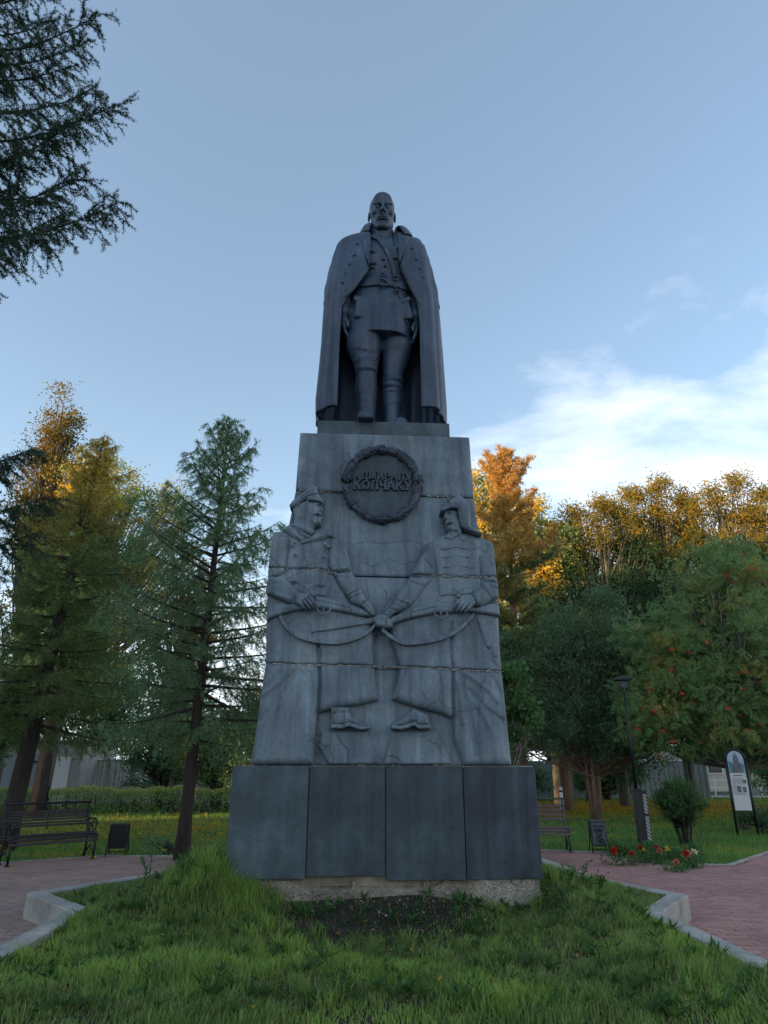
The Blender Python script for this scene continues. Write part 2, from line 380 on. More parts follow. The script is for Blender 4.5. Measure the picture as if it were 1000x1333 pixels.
# pavers: 20 x 10 cm in running bond; the nearest ones one by one, the rest joined
def brickmat(name, a, b, c):
    m, nt, p, o = mat_new(name)
    oi = nt.nodes.new('ShaderNodeObjectInfo'); gg = nt.nodes.new('ShaderNodeNewGeometry')
    ad = N(nt, 'ShaderNodeMath', operation='ADD'); nt.links.new(oi.outputs['Random'], ad.inputs[0]); nt.links.new(gg.outputs['Random Per Island'], ad.inputs[1])
    fr = N(nt, 'ShaderNodeMath', operation='FRACT'); nt.links.new(ad.outputs[0], fr.inputs[0])
    col = ramp(nt, fr.outputs[0], [(0, a), (.5, b), (1, c)])
    geo = nt.nodes.new('ShaderNodeNewGeometry')
    nn = N(nt, 'ShaderNodeTexNoise', Scale=.55, Detail=7, Roughness=.65); nt.links.new(geo.outputs['Position'], nn.inputs['Vector'])
    col = mixc_(nt, .8, col, ramp(nt, nn.outputs[0], [(.33, .55), (.55, 1.0), (.75, 1.25)]), 'MULTIPLY')
    n2 = N(nt, 'ShaderNodeTexNoise', Scale=45, Detail=4); nt.links.new(geo.outputs['Position'], n2.inputs['Vector'])
    col = mixc_(nt, .4, col, ramp(nt, n2.outputs[0], [(.35, .6), (.65, 1.3)]), 'MULTIPLY')
    nt.links.new(col, p.inputs['Base Color']); p.inputs['Roughness'].default_value = .85; bump(nt, p, n2.outputs[0], .3, .004); return m
M['brick_red'] = brickmat('red_paver', (.33, .165, .145), (.38, .195, .17), (.42, .225, .195))
M['brick_brown'] = brickmat('brown_paver', (.28, .18, .155), (.31, .205, .175), (.34, .23, .20))
BL, BW = .2, .1
bk = []
for j in range(int((17.5-2)/BW)):
    y = 2+j*BW; off = (j % 2)*.1
    for i in range(-60, 61):
        x = i*BL+off; bk.append((x, y))
bk = np.array(bk)
okb = poly_inside(PAVE, bk[:, 0], bk[:, 1]) & (poly_dist(PAVE, bk[:, 0], bk[:, 1]) > .1)
ib = poly_inside(BED, bk[:, 0], bk[:, 1]); okb &= ~ib | ((poly_dist(BED, bk[:, 0], bk[:, 1]) < .06))
okb &= (np.abs(bk[:, 0]) < .62*bk[:, 1]+.6) & ~((np.abs(bk[:, 0]) < 1.5) & (bk[:, 1] > 8))
bk = bk[okb]
zc_ = .35*bk[:, 1]+.936*bk[:, 1]
inv = (np.abs(bk[:, 0]) < .485*bk[:, 1]+.05)
order = np.argsort(np.where(inv, bk[:, 1], 1e3+bk[:, 1])); near = order[:300]; rest = order[300:]
bme = {}
for key in ('brick_red', 'brick_brown'):
    a = Acc(); box(a, (0, 0, -.02), (BL-.007, BW-.007, .04)); box_me = a.mesh('brick'); box_me.materials.append(M[key]); bme[key] = box_me
for i in near:
    x, y = bk[i]; o = bpy.data.objects.new('brick', bme['brick_red' if x > 0 else 'brick_brown']); COL.objects.link(o)
    o.parent = pave; o.location = (x, y, random.uniform(-.002, .003)); o.rotation_euler = (random.uniform(-.01, .01), random.uniform(-.01, .01), random.uniform(-.012, .012))
for key, sel in (('brick_red', rest[bk[rest, 0] > 0]), ('brick_brown', rest[bk[rest, 0] <= 0])):
    m_ = len(sel); c = np.column_stack([bk[sel], rng.uniform(-.002, .003, m_)])
    hx, hy = (BL-.007)/2, (BW-.007)/2
    q = np.array([(-hx, -hy, 0), (hx, -hy, 0), (hx, hy, 0), (-hx, hy, 0), (-hx, -hy, -.03), (hx, -hy, -.03), (hx, hy, -.03), (-hx, hy, -.03)])
    tilt = rng.normal(0, .008, (m_, 2))
    V = c[:, None, :]+q[None]; V[:, :, 2] += q[None, :, 0]*tilt[:, :1]+q[None, :, 1]*tilt[:, 1:]
    F = np.array([(0, 1, 2, 3), (0, 4, 5, 1), (1, 5, 6, 2), (2, 6, 7, 3), (3, 7, 4, 0)])
    F = (np.arange(m_)[:, None, None]*8+F[None]).reshape(-1, 4)
    a = Acc(); a.add(V.reshape(-1, 3), F); o = a.build('brick_field', M[key], pave); o['kind'] = 'stuff'

# raised bed: soil surface and its kerb of granite blocks
xs = np.arange(-4.2, 3.6, .07); ys = np.arange(2.3, 12.6, .07)
XX, YY = np.meshgrid(xs, ys, indexing='ij'); IN = poly_inside(BED, XX, YY) & (poly_dist(BED, XX, YY) > .05)
ZZ = bed_h(XX, YY)
V = np.column_stack([XX.ravel(), YY.ravel(), ZZ.ravel()]); ny_ = len(ys)
I, J = np.meshgrid(np.arange(len(xs)-1), np.arange(ny_-1), indexing='ij')
okc = IN[:-1, :-1] & IN[1:, :-1] & IN[:-1, 1:] & IN[1:, 1:]
ii = (I*ny_+J)[okc]; F = np.column_stack([ii, ii+ny_, ii+ny_+1, ii+1])
used = np.unique(F); remap = -np.ones(len(V), int); remap[used] = np.arange(len(used))
a = Acc(); a.add(V[used], remap[F]); bed = a.build('soil_mound', M['soil'], smooth=True); bed['kind'] = 'structure'
kerb = bpy.data.objects.new('kerb', None); COL.objects.link(kerb); kerb['kind'] = 'structure'
def offset_poly(poly, d):
    n = len(poly); out = []
    area = sum(poly[i][0]*poly[(i+1) % n][1]-poly[(i+1) % n][0]*poly[i][1] for i in range(n)); sgn = 1 if area > 0 else -1
    for i in range(n):
        p0, p1, p2 = Vector(poly[i-1]), Vector(poly[i]), Vector(poly[(i+1) % n])
        d1 = (p1-p0).normalized(); d2 = (p2-p1).normalized()
        n1 = Vector((-d1.y, d1.x))*sgn; n2 = Vector((-d2.y, d2.x))*sgn
        b = (n1+n2); k = d/max(.35, (1+n1.dot(n2))); out.append((p1.x+b.x*k, p1.y+b.y*k))
    return out
BEDI = offset_poly(BED, .2)
for i in range(len(BED)):
    o0, o1, i0, i1 = [np.array(p) for p in (BED[i], BED[(i+1) % len(BED)], BEDI[i], BEDI[(i+1) % len(BED)])]
    L = np.linalg.norm(o1-o0); k = max(1, round(L/1.1))
    for s in range(k):
        t0 = s/k+(.006/L if s else 0); t1 = (s+1)/k-(.006/L if s < k-1 else 0)
        q = [o0+(o1-o0)*t0, o0+(o1-o0)*t1, i0+(i1-i0)*t1, i0+(i1-i0)*t0]
        dz = random.uniform(-.006, .006)
        ax = Acc(); cx, cy = sum(q)/4
        Vb = [(p[0]-cx, p[1]-cy, -.05) for p in q]+[(p[0]-cx, p[1]-cy, .245+dz) for p in q]
        area = (q[1][0]-q[0][0])*(q[3][1]-q[0][1])-(q[1][1]-q[0][1])*(q[3][0]-q[0][0])
        ax.add(Vb, BF if area > 0 else BF[:, ::-1]); ax.build('kerb_block', M['kerb'], kerb, bevel=.012, loc=(cx, cy, 0))
# flush edging between square and lawns
for i in range(2, len(PAVE)-2):
    p, q = Vector(PAVE[i]), Vector(PAVE[i+1]); L = (q-p).length; k = max(1, round(L/1.0))
    for s in range(k):
        c = p.lerp(q, (s+.5)/k)
        one_box('edging_block', M['kerb'], kerb, (c.x, c.y, -.036), (L/k-.012, .08, .1), rz=math.atan2(q.y-p.y, q.x-p.x), bevel=.008)

# ------------------------------------------------------------ grass
def blades(a, P, L, W, lean, az=None, segs=2):
    n = len(P); az = rng.uniform(0, 2*math.pi, n) if az is None else az
    D = np.column_stack([np.cos(az), np.sin(az), np.zeros(n)]); S = np.column_stack([-D[:, 1], D[:, 0], np.zeros(n)])
    tw = rng.uniform(-.9, .9, n)[:, None]; S = S*np.cos(tw)+D*np.sin(tw)
    b0 = P-S*W[:, None]/2; b1 = P+S*W[:, None]/2
    mid = P+D*(L*lean*.3)[:, None]+np.array([0, 0, 1])*(L*(.62-.1*lean))[:, None]
    tip = P+D*(L*lean)[:, None]+np.array([0, 0, 1])*(L*np.sqrt(np.clip(1-lean**2*.8, .05, 1)))[:, None]
    if segs == 1:
        V = np.stack([b0, b1, tip], 1).reshape(-1, 3); F = np.arange(3*n).reshape(-1, 3); a.add(V, F); return
    m0 = mid-S*W[:, None]*.38; m1 = mid+S*W[:, None]*.38
    V = np.stack([b0, b1, m1, m0, tip], 1).reshape(-1, 3); k = np.arange(n)[:, None]*5
    a.add34(V, k+np.array([3, 2, 4]), k+np.array([0, 1, 2, 3]))
def clumpy(x, y):
    return .5+.25*(np.sin(x*3.1+np.sin(y*2.3)*1.3)+np.sin(y*3.7+np.sin(x*1.9)*1.7)+.7*np.sin(x*9+y*7)+.5*np.sin(x*14-y*11))
n = 150000
x = rng.uniform(-3.9, 3.3, n); y = 4.4+(rng.uniform(0, 1, n)**.95)*5.4
lx, ly = in_mon(x, y)
keep = poly_inside(BEDI, x, y) & (poly_dist(BEDI, x, y) > .01) & (np.abs(x) < .53*y+.25) & ~((np.abs(lx) < 1.6) & (ly > -.03))
bare = np.exp(-((lx-.02)/.86)**4-((ly+.34)/.55)**2)*np.clip(.85+.5*clumpy(x*2.3, y*2.3), 0, 1.3)
keep &= rng.uniform(0, 1, n) > bare*1.25
x, y, lx, ly = x[keep], y[keep], lx[keep], ly[keep]; n = len(x)
c = clumpy(x, y); near_pl = np.exp(-((np.maximum(np.abs(lx)-1.6, 0))/.6)**2)*np.exp(-(np.maximum(-ly, 0)/.5)**2)
L = rng.uniform(.036, .082, n)*(.42+1.1*np.clip(c, 0, 1.35))*(1+.8*near_pl*(lx < -1.0)-.35*near_pl*(lx > -.9))
L *= 1-.5*np.exp(-((lx-.02)/1.1)**4-((ly+.9)/.9)**2)
L *= np.where((lx < -1.5) & (ly > -.6) & (ly < .6), 1.25, 1.0)*(1+.4*np.clip((6.6-y)/2, 0, 1))
a = Acc(); P = np.column_stack([x, y, bed_h(x, y)-.01])
fl = .9*np.sin(x*1.7+y*.9)+.8*np.sin(y*2.3-x*1.1)+rng.normal(0, .9, n)
blades(a, P, L, rng.uniform(.005, .011, n), rng.beta(2, 2, n)*.95, az=fl*1.6)
# long arching tufts
for k in range(420):
    while True:
        tx, ty = random.uniform(-3.4, 3.0), random.uniform(4.7, 8.6); q = in_mon(tx, ty)
        if poly_inside(BEDI, tx, ty) and not (abs(q[0]) < 1.72 and q[1] > -.05) and not (abs(q[0]) < 1.0 and q[1] > -.95): break
    m_ = random.randint(25, 60); r = rng.normal(0, .035, (m_, 2)); X = tx+r[:, 0]; Y = ty+r[:, 1]
    blades(a, np.column_stack([X, Y, bed_h(X, Y)-.01]), rng.uniform(.09, .17, m_)*random.uniform(.6, 1.15), rng.uniform(.005, .010, m_), rng.uniform(.25, .95, m_))
for k in range(34):        # tall growth hugging the plinth
    sx_ = random.choice((-1, -1, -1, 1)); tl = sx_*random.uniform(1.2 if sx_ < 0 else 1.7, 2.1); tly = random.uniform(-.35, -.06) if abs(tl) < 1.65 else random.uniform(-.3, .6)
    w = mworld(tl, tly, 0); m_ = random.randint(20, 45); r = rng.normal(0, .05, (m_, 2)); X = w.x+r[:, 0]; Y = w.y+r[:, 1]
    blades(a, np.column_stack([X, Y, bed_h(X, Y)-.01]), rng.uniform(.13, .30, m_), rng.uniform(.004, .008, m_), rng.uniform(.3, .85, m_))
o = a.build('grass', M['grass']); tag(o, kind='stuff')
# dry straw blades
a = Acc(); n = 5200; x = rng.uniform(-3.6, 3.1, n); y = rng.uniform(4.6, 8.8, n); lx, ly = in_mon(x, y)
k_ = poly_inside(BEDI, x, y) & ~((np.abs(lx) < 1.65) & (ly > -.05)); x, y = x[k_], y[k_]; n = len(x)
blades(a, np.column_stack([x, y, bed_h(x, y)-.005]), rng.uniform(.05, .13, n), rng.uniform(.003, .006, n), rng.uniform(.4, 1.0, n)); tag(a.build('dry_grass', M['straw']), kind='stuff')
# broad weeds among the grass: dandelion and plantain rosettes
a = Acc()
def leaf_at(a, P, D, L, W, up=.4):
    n = len(P); S = norm(np.cross(D, np.array([0, 0, 1.0]))); U = np.cross(S, D)
    q = [P, P+D*(L*.5)[:, None]+S*(W*.5)[:, None]+U*(L*.06)[:, None], P+D*L[:, None], P+D*(L*.5)[:, None]-S*(W*.5)[:, None]+U*(L*.06)[:, None]]
    V = np.stack(q, 1).reshape(-1, 3); k = np.arange(n)[:, None]*4
    a.add(V, np.vstack([k+np.array([0, 1, 2]), k+np.array([0, 2, 3])]))
for k in range(330):
    tx, ty = random.uniform(-3.3, 3.0), random.uniform(4.7, 8.4); q = in_mon(tx, ty)
    if not poly_inside(BEDI, tx, ty) or (abs(q[0]) < 1.7 and q[1] > -.05): continue
    m_ = random.randint(7, 13); az = rng.uniform(0, 2*math.pi, m_); el = rng.uniform(.3, 1.0, m_)
    D = np.column_stack([np.cos(az)*np.cos(el), np.sin(az)*np.cos(el), np.sin(el)])
    leaf_at(a, np.tile([tx, ty, float(bed_h(tx, ty))+.02], (m_, 1)), D, rng.uniform(.06, .15, m_), rng.uniform(.02, .04, m_))
for k in range(900):      # small creeping plants on and around the bare soil
    w = mworld(random.gauss(.05, .7), random.gauss(-.5, .35), 0); q = in_mon(w.x, w.y)
    if q[1] > -.04: continue
    m_ = 3; az = rng.uniform(0, 2*math.pi, m_); D = np.column_stack([np.cos(az), np.sin(az), rng.uniform(.2, 1, m_)])
    leaf_at(a, np.tile([w.x, w.y, float(bed_h(w.x, w.y))+.005], (m_, 1)), norm(D), rng.uniform(.015, .035, m_), rng.uniform(.01, .02, m_))
tag(a.build('low_weeds', M['weed']), kind='stuff')
a = Acc()                 # crumbs of concrete and pebbles in the bare patch
for k in range(110):
    w = mworld(random.gauss(0, .8), -abs(random.gauss(0, .25))-.03, 0)
    sphere(a, (w.x, w.y, float(bed_h(w.x, w.y))+.003), np.array([random.uniform(.4, 1.2) for _ in range(3)])*random.choice((.005, .008, .014)), 5, 4)
tag(a.build('rubble', M['found']), kind='stuff')

a = Acc(); n = 210; x = rng.uniform(-3.5, 3.0, n); y = rng.uniform(4.7, 8.6, n); lx, ly = in_mon(x, y)    # fallen leaves caught in the grass
k_ = poly_inside(BEDI, x, y) & ~((np.abs(lx) < 1.65) & (ly > -.05)); x, y = x[k_], y[k_]; n = len(x); az = rng.uniform(0, 6.28, n)
leaf_at(a, np.column_stack([x, y, bed_h(x, y)+rng.uniform(.01, .08, n)]), norm(np.column_stack([np.cos(az), np.sin(az), rng.uniform(-.3, .6, n)])), rng.uniform(.03, .055, n), rng.uniform(.02, .035, n)); tag(a.build('leaves_in_grass', M['litter']), kind='stuff')
# the far lawns
def far_h(x, y): return .02+.03*np.sin(x*.5)*np.sin(y*.37)
# LAWN[ sheet under the blades
lx_ = np.arange(-45, 46, 1.5); ly_ = np.arange(11, 62, 1.5)
n = 150000
y = 12.2+(rng.uniform(0, 1, n)**1.5)*30; x = rng.uniform(-.62, .62, n)*y
keep = (~poly_inside(PAVE, x, y)) & (np.abs(x) > 1.2)
x, y = x[keep], y[keep]; n = len(x)
a = Acc(); sc_ = y/14
blades(a, np.column_stack([x, y, np.full(n, -.055)]), rng.uniform(.07, .17, n)*(.6+.6*np.clip(clumpy(x*.6, y*.6), 0, 1.3)), rng.uniform(.008, .016, n)*sc_, rng.uniform(.05, .6, n), segs=1)
tag(a.build('lawn_grass', M['grass_far']), kind='stuff')
# yellow leaves strewn in the lawn's sunlit strips; their gold adds painted sunlight
a = Acc(); n = 15000
yy_ = rng.normal(29, 3.4, n); xx_ = rng.uniform(3, 17, n); n2 = 3500
xx_ = np.concatenate([xx_, rng.uniform(-9.5, -3.6, n2)]); yy_ = np.concatenate([yy_, rng.normal(19.5, 2.6, n2)]); n += n2
az = rng.uniform(0, 6.28, n); D = norm(np.column_stack([np.cos(az), np.sin(az), rng.uniform(-.1, .7, n)]))
leaf_at(a, np.column_stack([xx_, yy_, rng.uniform(.02, .10, n)]), D, rng.uniform(.05, .09, n)*np.maximum(1, yy_/22), rng.uniform(.04, .07, n)*np.maximum(1, yy_/22))
tag(a.build('sun_strip_leaves', M['litter']), kind='stuff')
# stray leaves on the pavers
a = Acc(); n = 520
xx_ = np.concatenate([rng.uniform(-8, -3, n//2), rng.uniform(2.8, 9, n//2)]); yy_ = rng.uniform(6, 14, n)
k_ = poly_inside(PAVE, xx_, yy_) & ~poly_inside(BED, xx_, yy_); xx_, yy_ = xx_[k_], yy_[k_]; n = len(xx_)
az = rng.uniform(0, 6.28, n); D = norm(np.column_stack([np.cos(az), np.sin(az), rng.uniform(0, .2, n)]))
leaf_at(a, np.column_stack([xx_, yy_, np.full(n, .006)]), D, rng.uniform(.03, .06, n), rng.uniform(.02, .035, n))
tag(a.build('scattered_leaves', M['litter']), kind='stuff')
# ============================================================ THE MONUMENT
mon_root = thing('monument_pedestal', 'tall blue-grey tapered pedestal with two soldiers in relief, a round wreath and dark plinth panels', 'monument',
                 (0, MY, 0), YAW)
A_, B_ = .0173, .065            # front face of the pedestal: depth = A_ + B_ * height
PT = 1.575                      # top of the plinth
def patch(name, poly, h0, mat=None, parent=None, bulge=0.0, er=6.0, step=1.6, bumps=(), lines=(), back=.12, round_pow=.5, edge_h=None):
    """a carved piece of the relief: outline measured on the photograph, laid on the sloping front face at its real size,
    rising h0 (+ bulge in its middle) proud of the face and running back into the stone"""
    mat = mat or M['concrete']; parent = parent or mon_root
    P = []; n = len(poly)
    for i in range(n):
        a, b = np.array(poly[i], float), np.array(poly[(i+1) % n], float); L = np.linalg.norm(b-a); k = max(1, int(round(L/step)))
        for s in range(k): P.append(a+(b-a)*s/k)
    P = np.array(P); nb = len(P)
    x0, y0 = P.min(0); x1, y1 = P.max(0)
    gx = np.arange(x0, x1, step); gy = np.arange(y0, y1, step*.87)
    GX, GY = np.meshgrid(gx, gy); GX = GX+((np.arange(len(gy)) % 2)*step/2)[:, None]
    G = np.column_stack([GX.ravel(), GY.ravel()])
    ext = []
    for (pts, w, amp) in lines:
        if w >= step*1.1: continue
        pts = np.array(pts, float)
        for i in range(len(pts)-1):
            d = pts[i+1]-pts[i]; L = np.linalg.norm(d); nrm = np.array([-d[1], d[0]])/(L+1e-9)
            for s in np.arange(0, L, step*.8):
                for o in (-1.6*w, 0, 1.6*w): ext.append(pts[i]+d*s/L+nrm*o)
    if ext: G = np.vstack([G, np.array(ext)])
    pl = [tuple(p) for p in poly]
    G = G[poly_inside(pl, G[:, 0], G[:, 1])]; G = G[poly_dist(pl, G[:, 0], G[:, 1]) > step*.45]
    co = [Vector(p) for p in P]+[Vector(p) for p in G]
    r = delaunay_2d_cdt(co, [(i, (i+1) % nb) for i in range(nb)], [], 1, 1e-3)
    V2 = np.array([(v.x, v.y) for v in r[0]]); F = np.array([tuple(t) for t in r[2] if len(t) == 3])
    X, Y = V2[:, 0], V2[:, 1]; d = poly_dist(pl, X, Y)
    t = 1-np.clip(d/er, 0, 1); h = h0+bulge*(np.clip(1-t*t, 0, 1)**round_pow)
    if edge_h is not None: h = h*np.clip(d/er, 0, 1)**.5+edge_h*(1-np.clip(d/er, 0, 1)**.5)
    for (bx, by, rx, ry, amp, *ang) in bumps:
        c_, s_ = (math.cos(ang[0]), math.sin(ang[0])) if ang else (1, 0)
        dx, dy = X-bx, Y-by; u = dx*c_+dy*s_; v = -dx*s_+dy*c_
        h = h+amp*np.exp(-(u/rx)**2-(v/ry)**2)
    for (pts, w, amp) in lines:
        dl = poly_dist(pts, X, Y, closed=False); h = h+amp*np.exp(-(dl/w)**2)
    lx, ly, lz = mon(X, Y, A_, B_); h = h*.80
    V = np.column_stack([lx, ly-h, lz])
    # orient towards the viewer (-y)
    e1 = V[F[:, 1]]-V[F[:, 0]]; e2 = V[F[:, 2]]-V[F[:, 0]]; nn = np.cross(e1, e2)
    fl = nn[:, 1] > 0; F[fl] = F[fl][:, ::-1]
    E = {}
    for tri in F:
        for i in range(3):
            k = (int(tri[i]), int(tri[(i+1) % 3]))
            if (k[1], k[0]) in E: del E[(k[1], k[0])]
            else: E[k] = 1
    a = Acc(); a.add(V, F)
    E = list(E)
    if E:
        ids = sorted({i for k in E for i in k}); mp_ = {v: i for i, v in enumerate(ids)}
        top = V[ids]; bot = top.copy(); bot[:, 1] = (ly[ids]+back)
        m_ = len(ids); a.add(np.vstack([top, bot]), [(mp_[q], mp_[p], mp_[p]+m_, mp_[q]+m_) for p, q in E])
    return a.build(name, mat, parent, smooth=True)

def jag(pts, amp=.7, st=5):
    out = []; 
    for i in range(len(pts)-1):
        a, b = np.array(pts[i], float), np.array(pts[i+1], float); k = max(1, int(np.linalg.norm(b-a)/st))
        for s in range(k): q = a+(b-a)*s/k; out.append((q[0]+random.uniform(-amp, amp)*.4, q[1]+random.uniform(-amp, amp)))
    out.append(tuple(pts[-1])); return out
SEAM_A = jag([(380, 638), (443, 642), (552, 645), (625, 648)])
SEAM_B = jag([(340, 743), (420, 745), (427, 749), (456, 750), (660, 755)])
SEAM_C = jag([(330, 865), (500, 869), (665, 876)])
SEAMS = [(SEAM_A, .75, -.035), (SEAM_B, .8, -.04), (SEAM_C, .9, -.05), (SEAM_A, 2.2, -.006), (SEAM_C, 2.6, -.008), (SEAM_B, 2.4, -.006)]
CR = [(jag(p, 1.4, 6), .7, -.012) for p in (
    [(457, 712), (480, 706), (505, 708), (530, 705), (560, 712)], [(463, 712), (468, 730), (463, 748)], [(500, 710), (497, 728), (508, 745)],
    [(465, 733), (485, 738), (505, 730), (530, 736), (552, 728)], [(532, 704), (550, 722), (545, 740)], [(474, 753), (480, 775), (470, 795)],
    [(505, 755), (512, 775), (500, 792)], [(548, 690), (540, 705)], [(585, 645), (597, 625)], [(470, 690), (478, 706)])]
# pedestal: four courses of painted concrete
LE = [(391, 563), (385, 638), (375, 690), (366, 744), (352, 866), (333, 996)]
RE = [(611, 569), (617, 648), (624, 700), (632, 754), (645, 875), (660, 997)]
g_ = .9
courses = [([LE[0], RE[0], (617, 648-g_), (500, 643.5-g_), (385, 638-g_)]),
           ([(385, 638+g_), (500, 643.5+g_), (617, 648+g_), RE[2], (632, 754-g_), (427, 749-g_), (366, 744-g_), LE[2]]),
           ([(366, 744+g_), (427, 749+g_), (632, 754+g_), (645, 875-g_), (500, 869-g_), (352, 866-g_)]),
           ([(352, 866+g_), (500, 869+g_), (645, 875+g_), RE[5], (333, 996)])]
for i, c in enumerate(courses):
    ed = [(jag([c[j], c[(j+1) % len(c)]], .5, 7), 1.3, -.014) for j in range(len(c))]
    ln = ed+(CR if i in (0, 1, 2) else [])
    patch('stone_block', c, 0.0, bulge=.004, er=3, step=2.0, lines=ln, back=1.5-.12*(3-i)*.3)
a = Acc(); zt = mon(500, 566, A_, B_)[2]   # solid core inside the courses and its top
box(a, (.03, 1.12, (PT+zt)/2-.02), (2.5, 1.3, zt-PT-.05), taper=(.80, .82)); a.build('core', M['concrete'], mon_root)
one_box('cap_stone', M['concrete'], mon_root, (.035, .40+.72, zt-.018), (2.22, 1.42, .03), bevel=.006)

# plinth: dark granite panels on an old foundation
def panel(name, mat, x0, x1, z0, z1, y, th=.05, parent=mon_root):
    return one_box(name, mat, parent, ((x0+x1)/2, y+th/2, (z0+z1)/2), (x1-x0, th, z1-z0), bevel=.005)
for (x0, x1, z0, z1, m_, lab, dy) in ((-1.60, -.795, .507, PT, 'granite_rough', 'rough speckled grey panel', .004), (-.785, .012, .530, PT-.004, 'granite', 'smooth dark panel', .0),
                                (.022, .838, .487, PT, 'granite', None, -.004), (.848, 1.63, .490, PT-.008, 'granite_wet', 'dark panel with vertical water stains', .005)):
    o = panel('cladding_panel', M[m_], x0, x1, z0, z1, dy)
    if lab: o['label'] = lab
for sx_ in (-1.6, 1.63):
    for k in range(3):
        y0 = .056+k*.86; o = one_box('cladding_panel', M['granite'], mon_root, (sx_+(.025 if sx_ < 0 else -.025), y0+.425, (.5+PT)/2), (.05, .845, PT-.5), bevel=.005)
for k in range(4):
    o = one_box('cladding_panel', M['granite'], mon_root, (-1.197+k*.808, 2.62, (.5+PT)/2), (.80, .05, PT-.5), bevel=.005)
a = Acc(); box(a, (.015, 1.33, 1.0), (3.1, 2.5, 1.14)); a.build('plinth_core', M['found'], mon_root)
one_box('plinth_top', M['kerb'], mon_root, (.015, 1.33, PT-.012), (3.20, 2.56, .02), bevel=.004)
# hairline mortar and crumbs at the panel joints and foot of the relief
a = Acc()
for x in np.arange(-1.38, 1.38, .035):
    if random.random() < .4: sphere(a, (x+random.uniform(-.01, .01), .115+random.uniform(-.02, .01), PT+.004), np.array([random.uniform(.010, .03), .012, random.uniform(.003, .009)]), 5, 4)
tag(a.build('mortar_crumbs', M['kerb'], mon_root), kind='stuff')
# ragged cast concrete foundation under the panels, spalled and set back in places
nx, nzf = 260, 42; xs_ = np.linspace(-1.585, 1.60, nx); zs_ = np.linspace(-.05, .487, nzf)
X, Z = np.meshgrid(xs_, zs_, indexing='ij')
def vnoise(X, Z, seed, octs=5):
    r = np.random.default_rng(seed); o = np.zeros_like(X)
    for k in range(octs):
        for _ in range(5):
            a_, b_ = r.normal(0, 1, 2); fr = 4*2**k; o += np.sin((a_*X+b_*Z)*fr+r.uniform(0, 6.28)+.8*np.sin((b_*X-a_*Z)*fr*.6))/1.8**k
    return o/4
vn = vnoise(X, Z, 4); mid = np.clip((X+1.0)*2.5, 0, 1)*np.clip((1.0-X)*2.5, 0, 1)
Yf = .035+.012*vn+.10*mid*np.clip((Z-.40+.05*vn)/.06, 0, 1)*(vnoise(X, Z*0, 8, 3) > .05)-.045*mid*np.clip((.30+.07*vn-Z)/.04, 0, 1)+.02*np.random.default_rng(2).normal(0, .25, X.shape)
V = np.column_stack([X.ravel(), Yf.ravel(), Z.ravel()])
I, J = np.meshgrid(np.arange(nx-1), np.arange(nzf-1), indexing='ij'); ii = (I*nzf+J).ravel()
a = Acc(); a.add(V, np.column_stack([ii, ii+nzf, ii+nzf+1, ii+1])); box(a, (.01, 1.38, .215), (3.17, 2.3, .55)); a.build('foundation', M['found'], mon_root)
for k in range(5):
    x = random.uniform(-.8, .6); one_box('loose_chunk', M['found'], mon_root, (x, random.uniform(-.12, -.02), random.uniform(.24, .27)), (random.uniform(.04, .10), .06, random.uniform(.02, .05)), rz=random.uniform(-1, 1), rx=random.uniform(-.5, .5), bevel=.012)

# ---- soldiers. z1() / z2() / z3() turn readings on enlargements of the photograph into its pixels
def z1(*p): return [(340+.16*x, 620+.16*y) for x, y in p]
def z2(*p): return [(490+.18*x, 620+.18*y) for x, y in p]
def z3(*p): return [(320+.36*x, 770+.36*y) for x, y in p]
ST = dict(mat=M['concrete'])
# left soldier
coatL = [(384, 684), (371, 692), (357, 698), (353, 716), (351, 735), (349, 775), (348, 812), (347, 866), (341, 905), (335, 950), (328, 995.5),
         (409, 995.5), (411, 960), (414, 929), (437, 922), (465, 919), (492, 912), (489, 890), (487, 868), (486, 830), (484, 815), (462, 775), (459, 745), (451, 715), (443, 704), (430, 697), (417, 690), (405, 694)]
foldsL = [(z3((262, 200), (270, 330), (262, 440)), 2.0, -.061), (z3((175, 200), (160, 300), (120, 450), (100, 620)), 3.0, .024), (z3((235, 300), (240, 450), (255, 610)), 2.2, -.024),
          (z3((190, 270), (130, 330), (60, 380)), 3.0, .030), (z3((200, 300), (140, 380), (50, 470)), 4.0, -.022), (z3((215, 330), (150, 470), (130, 620)), 3.5, .024),
          (z3((130, 300), (80, 350)), 3.0, -.022), (z3((90, 430), (60, 620)), 4, .019), (z3((330, 290), (325, 425)), 2.2, -.019), (z3((410, 285), (420, 395)), 2.2, .016),
          (z3((370, 290), (372, 410)), 2.5, .014), (z3((455, 285), (470, 390)), 2, -.016), (z3((265, 195), (275, 250)), 1.3, -.027),
          (z1((235, 560), (215, 700), (200, 830)), 1.6, -.020), (z1((590, 800), (680, 960), (745, 1065)), 1.7, -.04), (z1((540, 540), (530, 650), (560, 810)), 1.2, -.010)]
soL = patch('relief_soldier', coatL, .085, bulge=.075, er=11, step=1.9, lines=SEAMS+foldsL, back=.55,
            bumps=[(402, 735, 20, 30, .03), (375, 940, 18, 50, .03), (450, 880, 25, 30, .02), (360, 715, 9, 16, .015)])
soL['label'] = 'soldier in peaked cap'
def sub(name, poly, h0, parent, **k):
    k.setdefault('step', 1.1); k.setdefault('back', .03); return patch(name, poly, h0, parent=parent, **k)
